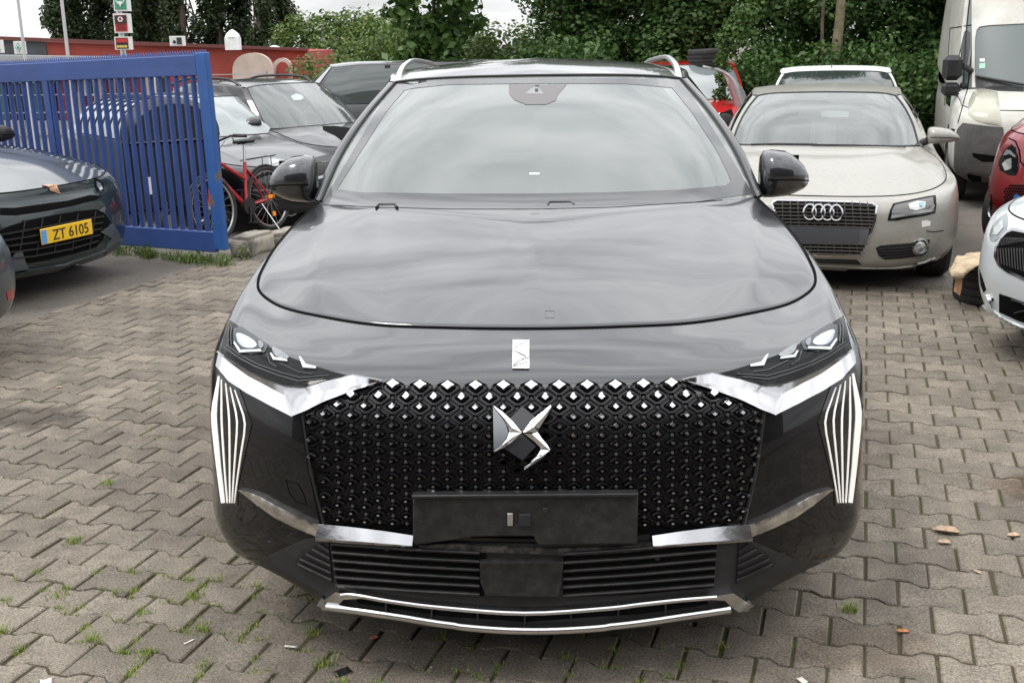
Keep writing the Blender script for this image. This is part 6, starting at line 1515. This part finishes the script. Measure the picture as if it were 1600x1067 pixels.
# hedge row of dark trees on the right
hp = [plant('hedge_tree', 11, (0, 0, 0), 4.2, clumpset(11, 70, 1.25, .95, .25, 5.6, .38, .62, .1), 46000, .088, LF_DARK, 'x', 'tree', 'dense dark trees behind the parked cars', tr=.07),
      plant('hedge_tree', 12, (0, 0, 0), 4.5, clumpset(12, 72, 1.25, .95, .2, 5.7, .35, .62, .1), 46000, .085, LF_DARK, 'x', 'tree', 'dense dark trees behind the parked cars', tr=.06)]
for o_ in hp: o_.scale = (1, 1, .86)
spots = [(1.2, 20.2, 0, 'dark leafy tree directly behind the roof of the centre SUV'), (2.15, 19.4, 1, 'dark leafy tree left of the red wreck'), (3.3, 18.8, 0, 'dark leafy tree behind the loose tyre on the red wreck'), (4.75, 18.6, 1, 'dark leafy tree left of the bare trunk behind the champagne saloon'), (6.3, 18.6, 0, 'dark leafy tree between the bare trunk and the white van'), (7.8, 18.2, 1, 'dark leafy tree partly hidden by the white van'), (9.6, 17.8, 0, 'dark leafy tree wholly behind the white van')]
for i, (x, y, k, lb) in enumerate(spots):
    if i < 2: o = hp[(k)]; 
    if i == 0: o = hp[0]
    if i == 1: o = hp[1]
    if i < 2: o.location = (x, y, 0); o['label'] = lb
    else: copy_tree(hp[k], (x, y, 0), i*1.3, (1.06+.05*(i % 3), 1, .86+.04*(i % 2)), lb)
# understory
us = plant('hedge_shrub', 21, (0, 0, 0), .8, clumpset(21, 16, .9, .6, .2, 1.3, .28, .45), 5200, .08, LF_DARK, 'low dark shrub', 'shrub', 'low shrubs at the foot of the hedge', tr=.03)
ul = ['low shrub beside the torn wing of the red wreck', 'low shrub between the red wreck and the champagne saloon', 'low shrub behind the white car roof', 'low shrub right of the champagne saloon', 'low shrub beside the white van flank', 'low shrub behind the centre SUV roof']
for i, (x, y) in enumerate([(3.5, 17.2), (4.4, 17.1), (5.4, 17.0), (6.1, 16.3), (7.0, 16.6), (1.0, 18.0)]):
    if i == 0: us.location = (x, y, 0); us['label'] = ul[0]
    else: copy_tree(us, (x, y, 0), i*1.1, (1, 1, 1+.1*(i % 3)), ul[i])
# bare trunks before the hedge
for (px, y0, y1, r_, lb, m_) in ((1303, 112, 40, .085, 'thick pale mossy trunk standing clear before the dark hedge', M_BARKL), (1284, 118, 30, .028, 'thin grey trunk just left of the thick pale one', M_BARK)):
    a = PY(px, y0, 17.2); b = PY(px+8 if r_ > .05 else px+1, y1, 17.2)
    rt = empty('bare_trunk', (a.x, 17.2, 0)); tag(rt, lb, 'tree'); MB().tube([(-.05, 0, 0), (0, 0, a.z), (b.x-a.x, 0, b.z), (b.x-a.x+.1, .1, 4.5)], [r_*1.3, r_, r_*.85, r_*.5], 10).build('trunk', m_, rt)
    V, F = crown(77, 1600, [(Vector((.1, 0, 4.2)), Vector((.9, .6, .8)))], .1, 1); mk('crown', V, F, LF_DARK, rt, smooth=False)
# ivy strand over the wreck
cl_ = []
for i, (px, py) in enumerate([(1165, 20), (1150, 45), (1140, 62), (1130, 80), (1128, 95), (1132, 108), (1126, 122), (1130, 135), (1124, 148), (1134, 156)]):
    p = PY(px, py, 15.3); cl_.append((p, Vector((.10, .08, .10)) if i > 2 else Vector((.22, .15, .16))))
iv = empty('ivy_strand', cl_[-1][0]); tag(iv, 'pale green creeper hanging down beside the loose tyre onto the red wreck', 'creeper')
base = cl_[-1][0].copy()
MB().tube([c[0]-base for c in cl_]+[], .012, 5).build('stem', M_BARK, iv); V, F = crown(5, 1500, [(c[0]-base, c[1]) for c in cl_], .06, 1); mk('leaves', V, F, LF_MAPLE, iv, smooth=False)
# light shrubs and broad-leaved tree in the middle
sh = [plant('shrub', 31, (0, 0, 0), 1.6, clumpset(31, 26, 1.25, 1.0, .3, 2.5, .35, .6), 9000, .085, LF_MID, 'x', 'shrub', 'light green shrubs behind the black off-roader', tr=.04),
      plant('shrub', 32, (0, 0, 0), 1.6, clumpset(32, 26, 1.2, 1.0, .3, 2.6, .3, .55), 9000, .085, LF_MID, 'x', 'shrub', 'light green shrubs behind the black off-roader', tr=.04)]
sl = [(-3.4, 23.5, 0, .78, 'yellow green shrub nearest to the arched red door'), (-2.5, 23.5, 1, .86, 'yellow green shrub above the left end of the black off-roader'), (-1.75, 22.8, 0, 1.02, 'yellow green shrub below the broad leaved tree'), (-.35, 22.0, 1, .84, 'yellow green shrub right of the broad leaved tree'), (.45, 21.5, 0, .85, 'yellow green shrub at the left roof rail end of the hedge')]
for i, (x, y, k, s, lb) in enumerate(sl):
    if i < 2: o = sh[k]; o.location = (x, y, gz(x, y)); o.scale = (1, 1, s); o['label'] = lb
    else: copy_tree(sh[k], (x, y, gz(x, y)), i*1.7, (1, 1, s), lb)
plant('broad_leaved_tree', 41, (-1.35, 20.3, gz(-1.35, 20.3)), 3.2, clumpset(41, 30, .85, .8, 1.3, 4.6, .3, .5), 5200, .17, LF_MAPLE, 'young broad leaved tree with large bright leaves above the black off-roader', 'tree', tr=.06)
# far trees
fb_ = [plant('far_tree', 51, (0, 0, 0), 3, clumpset(51, 30, 2.6, 2, .8, 4.6, .7, 1.2), 9000, .22, LF_MID, 'x', 'tree', 'pale green trees far behind the shrubs', tr=.15)]
for i, (x, y, s, lb) in enumerate([(-8.4, 55, .86, 'far pale green tree right of the last poplar'), (-5.6, 54, .80, 'far pale green tree left of the broad leaved tree'), (-2.4, 55, .6, 'far pale green tree seen through the broad leaved tree')]):
    if i == 0: o = fb_[0]; o.location = (x, y, -1); o.scale = (1, 1, s); o['label'] = lb
    else: copy_tree(fb_[0], (x, y, -1), i*2.1, (1, 1, s), lb)
pp = [plant('poplar', 61, (0, 0, 0), 12, [(Vector((random.Random(i).uniform(-.75, .75)*(1-.05*i/4), random.Random(i+50).uniform(-.7, .7), 1.2+i*.42)), Vector((.55, .55, .75))) for i in range(32)], 15000, .20, LF_POP, 'x', 'tree', 'tall poplars behind the red building', tr=.2, limbs=14),
      plant('poplar', 62, (0, 0, 0), 12, [(Vector((random.Random(i+9).uniform(-.8, .8), random.Random(i+90).uniform(-.7, .7), 1.0+i*.42)), Vector((.5, .5, .8))) for i in range(32)], 15000, .20, LF_POP, 'x', 'tree', 'tall poplars behind the red building', tr=.2, limbs=14)]
pl_ = [(100, 'leftmost poplar, its branches reaching out over the pale sky'), (128, 'poplar just right of the leftmost one'), (160, 'poplar left of the sign tower'), (196, 'poplar right behind the sign tower'), (228, 'poplar right of the sign tower'), (258, 'poplar above the white and dark box sign'), (288, 'poplar left of the gap with bright sky'), (345, 'poplar right of the gap with bright sky'), (378, 'poplar above the white roof ventilator'), (410, 'second poplar from the right end'), (440, 'rightmost poplar beside the far pale trees')]
for i, (px, lb) in enumerate(pl_):
    p = PY(px, 80, 58+(i % 3)*1.5)
    if i < 2: o = pp[i]; o.location = (p.x, p.y, -1); o['label'] = lb
    else: copy_tree(pp[i % 2], (p.x, p.y, -1), i*.9, (.95+.1*(i % 2), 1, 1), lb)

# ------------------------------------------------------------------ weeds, moss, litter
def blades(seed, spots_, name, m, label=None, stuff=True):
    r = random.Random(seed); V = []; F = []
    for (x, y, z, n, h, sp) in spots_:
        for _ in range(int(n*1.8)):
            a = r.random()*6.28; d = Vector((cos(a), sin(a), 0)); b = Vector((x+r.gauss(0, sp), y+r.gauss(0, sp), z)); hh = h*r.uniform(.4, 1.1); w = .0011+h*.012
            q = Vector((-d.y, d.x, 0))*w; tp = b+d*hh*r.uniform(.3, .9)+Vector((0, 0, hh)); md_ = b.lerp(tp, .5)+Vector((0, 0, hh*.15)); k = len(V)
            V += [b-q, b+q, md_+q*.8, md_-q*.8, tp]; F += [(k, k+1, k+2, k+3), (k+3, k+2, k+4)]
    o = mk(name, V, F, m, smooth=False); tag(o, label, None, None, 'stuff' if stuff else None); return o
M_GRASS = leaf_mat('grass_blade', (.13, .19, .03), (.32, .42, .08), (.42, .38, .14), .25)
sp = []; r = random.Random(9)
def joint_pts(n, x0, x1, y0, y1, f):
    out = []
    for _ in range(n*40):
        if len(out) >= n: break
        pt_ = Vector((r.uniform(x0, x1), r.uniform(y0, y1))); rr = round(pt_.dot(PD)/BH); c_i = pt_.dot(PA)/BL
        yy = rr*BH+BH/2
        if r.random() < .6: q = PA*(c_i*BL)+PD*(yy+BA*wv(c_i+(.5 if rr % 2 == 0 else 0)))
        else:
            ci = round(c_i-(.5 if rr % 2 else 0)); q = PA*((ci+.5)*BL+(BL/2 if rr % 2 else 0))+PD*(rr*BH+r.uniform(-.4, .4)*BH)
        if x0 < q.x < x1 and y0 < q.y < y1 and all((q-p).dot(n_2) > 0 for p, n_2 in cl) and noise.noise(Vector((q.x*1.6, q.y*1.6, 3))) > f: out.append(q)
    return out
for q in joint_pts(520, -2.8, .6, 1.9, 3.5, -.12): sp.append((q.x, q.y, .006, r.randint(3, 22), r.uniform(.008, .026), .011))
for q in joint_pts(260, -3.6, -.6, 3.0, 6.5, .08): sp.append((q.x, q.y, .004, r.randint(4, 12), r.uniform(.008, .018), .010))
for q in joint_pts(200, .3, 4.2, 2.0, 7.4, .08): sp.append((q.x, q.y, .004, r.randint(4, 10), r.uniform(.008, .018), .007))
for px, py in ((915, 845), (410, 890), (660, 955), (650, 770), (915, 1020), (880, 690), (270, 680), (1480, 1000), (340, 440), (490, 175)):
    q = G(*z1([(px, py)], 2.907, 0, 700)[0]); sp.append((q.x, q.y, .008, r.randint(25, 45), r.uniform(.018, .030), .017))
q = G(1327, 958); sp.append((q.x, q.y, .006, 45, .028, .012))
blades(1, sp, 'grass', M_GRASS)
M_MOSS = leaf_mat('moss_tuft', (.04, .075, .012), (.11, .16, .03), None, .1)
ms = [(q.x, q.y, .003, 16, .006, .012) for q in joint_pts(700, -3.6, 4.5, 1.9, 7.5, -.02)]
blades(2, ms, 'moss', M_MOSS)
# weeds along the gate foot and the far edge of the paving
sp = []
for i in range(45):
    s = r.uniform(0, 1.6); p = g0+gd*s+Vector((r.gauss(0, .04), r.gauss(-.06, .05), 0)); sp.append((p.x, p.y, 0, r.randint(10, 40), r.uniform(.03, .10), .03))
for i in range(80):
    s = r.random(); p = Vector((-2.42, 9.24, 0)).lerp(Vector((3.2, 7.62, 0)), s); sp.append((p.x, p.y+r.gauss(0, .05), .004, r.randint(4, 14), r.uniform(.01, .04), .03))
blades(3, sp, 'weeds', leaf_mat('weed_blade', (.05, .09, .02), (.17, .24, .06), (.32, .27, .12), .2))
V, F = crown(8, 420, [(g0+gd*s_+Vector((0, -.06, .04)), Vector((.12, .06, .06))) for s_ in (.02, .15, .3, .42, .95, 1.1, 1.25)]+[(Vector((-2.22, 9.2, .06)), Vector((.07, .08, .09)))], .03, 1)
o = mk('weed_leaves', V, F, LF_MID, smooth=False); tag(o, kind='stuff')
# litter: dry leaves, paper scraps
def scrap(px, py, w, h_, m, name, lb, cat, rz=0, curl=.3):
    c = G(px, py, .016); V = []; n = 4
    for j in range(n+1):
        for i in range(n+1):
            u, v = i/n-.5, j/n-.5; k = sqrt(max(0, 1-(2*v)**2)) if name == 'dry_leaf' else 1
            x, y = u*w*k*(1+.2*noise.noise(Vector((px, v*5, 0)))), v*h_; V.append(Vector((x, y, curl*w*(4*u*u*k)*.5+.002*noise.noise(Vector((u*6+px, v*6, 1)))+.001)))
    o = mk(name, V, gridfaces(n, n), m); o.location = c; o.rotation_euler = (0, 0, rz); md = o.modifiers.new('t', 'SOLIDIFY'); md.thickness = .0008; tag(o, lb, cat); return o
M_LEAFD = mat('dry_leaf', (.42, .30, .20), .7, var=.3, vscale=60); M_LEAFO = mat('orange_leaf', (.40, .16, .06), .7, var=.3, vscale=60); M_PAPER = mat('paper', (.62, .60, .56), .8)
scrap(1479, 830, .05, .10, M_LEAFD, 'dry_leaf', 'large curled beige leaf on the paving right of the SUV', 'leaf', 1.2, .5)
scrap(1476, 847, .03, .05, M_LEAFD, 'dry_leaf', 'small beige leaf just below the large curled one', 'leaf', 1.4)
scrap(1584, 836, .03, .05, M_LEAFD, 'dry_leaf', 'beige leaf at the right edge of the paving', 'leaf', 1.6)
scrap(1411, 986, .02, .04, M_LEAFO, 'dry_leaf', 'small orange brown scrap of leaf low on the right', 'leaf', 1.3)
scrap(585, 996, .018, .034, M_LEAFO, 'dry_leaf', 'small orange leaf below the chrome skid frame', 'leaf', 2.0)
scrap(1527, 893, .015, .03, M_LEAFD, 'dry_leaf', 'thin pale leaf lying in a joint on the right', 'leaf', .5)
scrap(454, 1010, .008, .038, M_PAPER, 'cigarette_end', 'white cigarette end on the paving before the left bumper corner', 'litter', 1.4, .2)
scrap(296, 1002, .006, .035, M_PAPER, 'paper_strip', 'thin white paper strip at the lower left', 'litter', 2.4, .2)
scrap(72, 1065, .03, .03, M_PAPER, 'paper_scrap', 'white paper scrap at the bottom edge on the left', 'litter', .4, .2)
scrap(1253, 1063, .018, .03, M_PAPER, 'paper_scrap', 'white paper scrap at the bottom edge on the right', 'litter', .4, .2)
scrap(92, 605, .02, .035, M_LEAFD, 'dry_leaf', 'pale leaf on the paving at the far left', 'leaf', 1.5, .2)
scrap(535, 1050, .025, .05, M_BLACK, 'rubber_scrap', 'small black rubber scrap at the bottom edge', 'litter', 2.2, .3)
sc_ = MB(); r = random.Random(4)
for i in range(420):
    x, y = r.uniform(-4, 4.5), r.uniform(1.9, 8.5); s = r.uniform(.0015, .0045)
    q = Vector((x, y))
    if all((q-p).dot(n_2) > 0 for p, n_2 in cl): sc_.box((x, y, .0145), (s, s*1.4, s*.7), rz=r.random()*3)
o = sc_.build('grit', mat('grit', (.45, .40, .32), .9), smooth=False, auto=None, recalc=False); tag(o, kind='stuff')
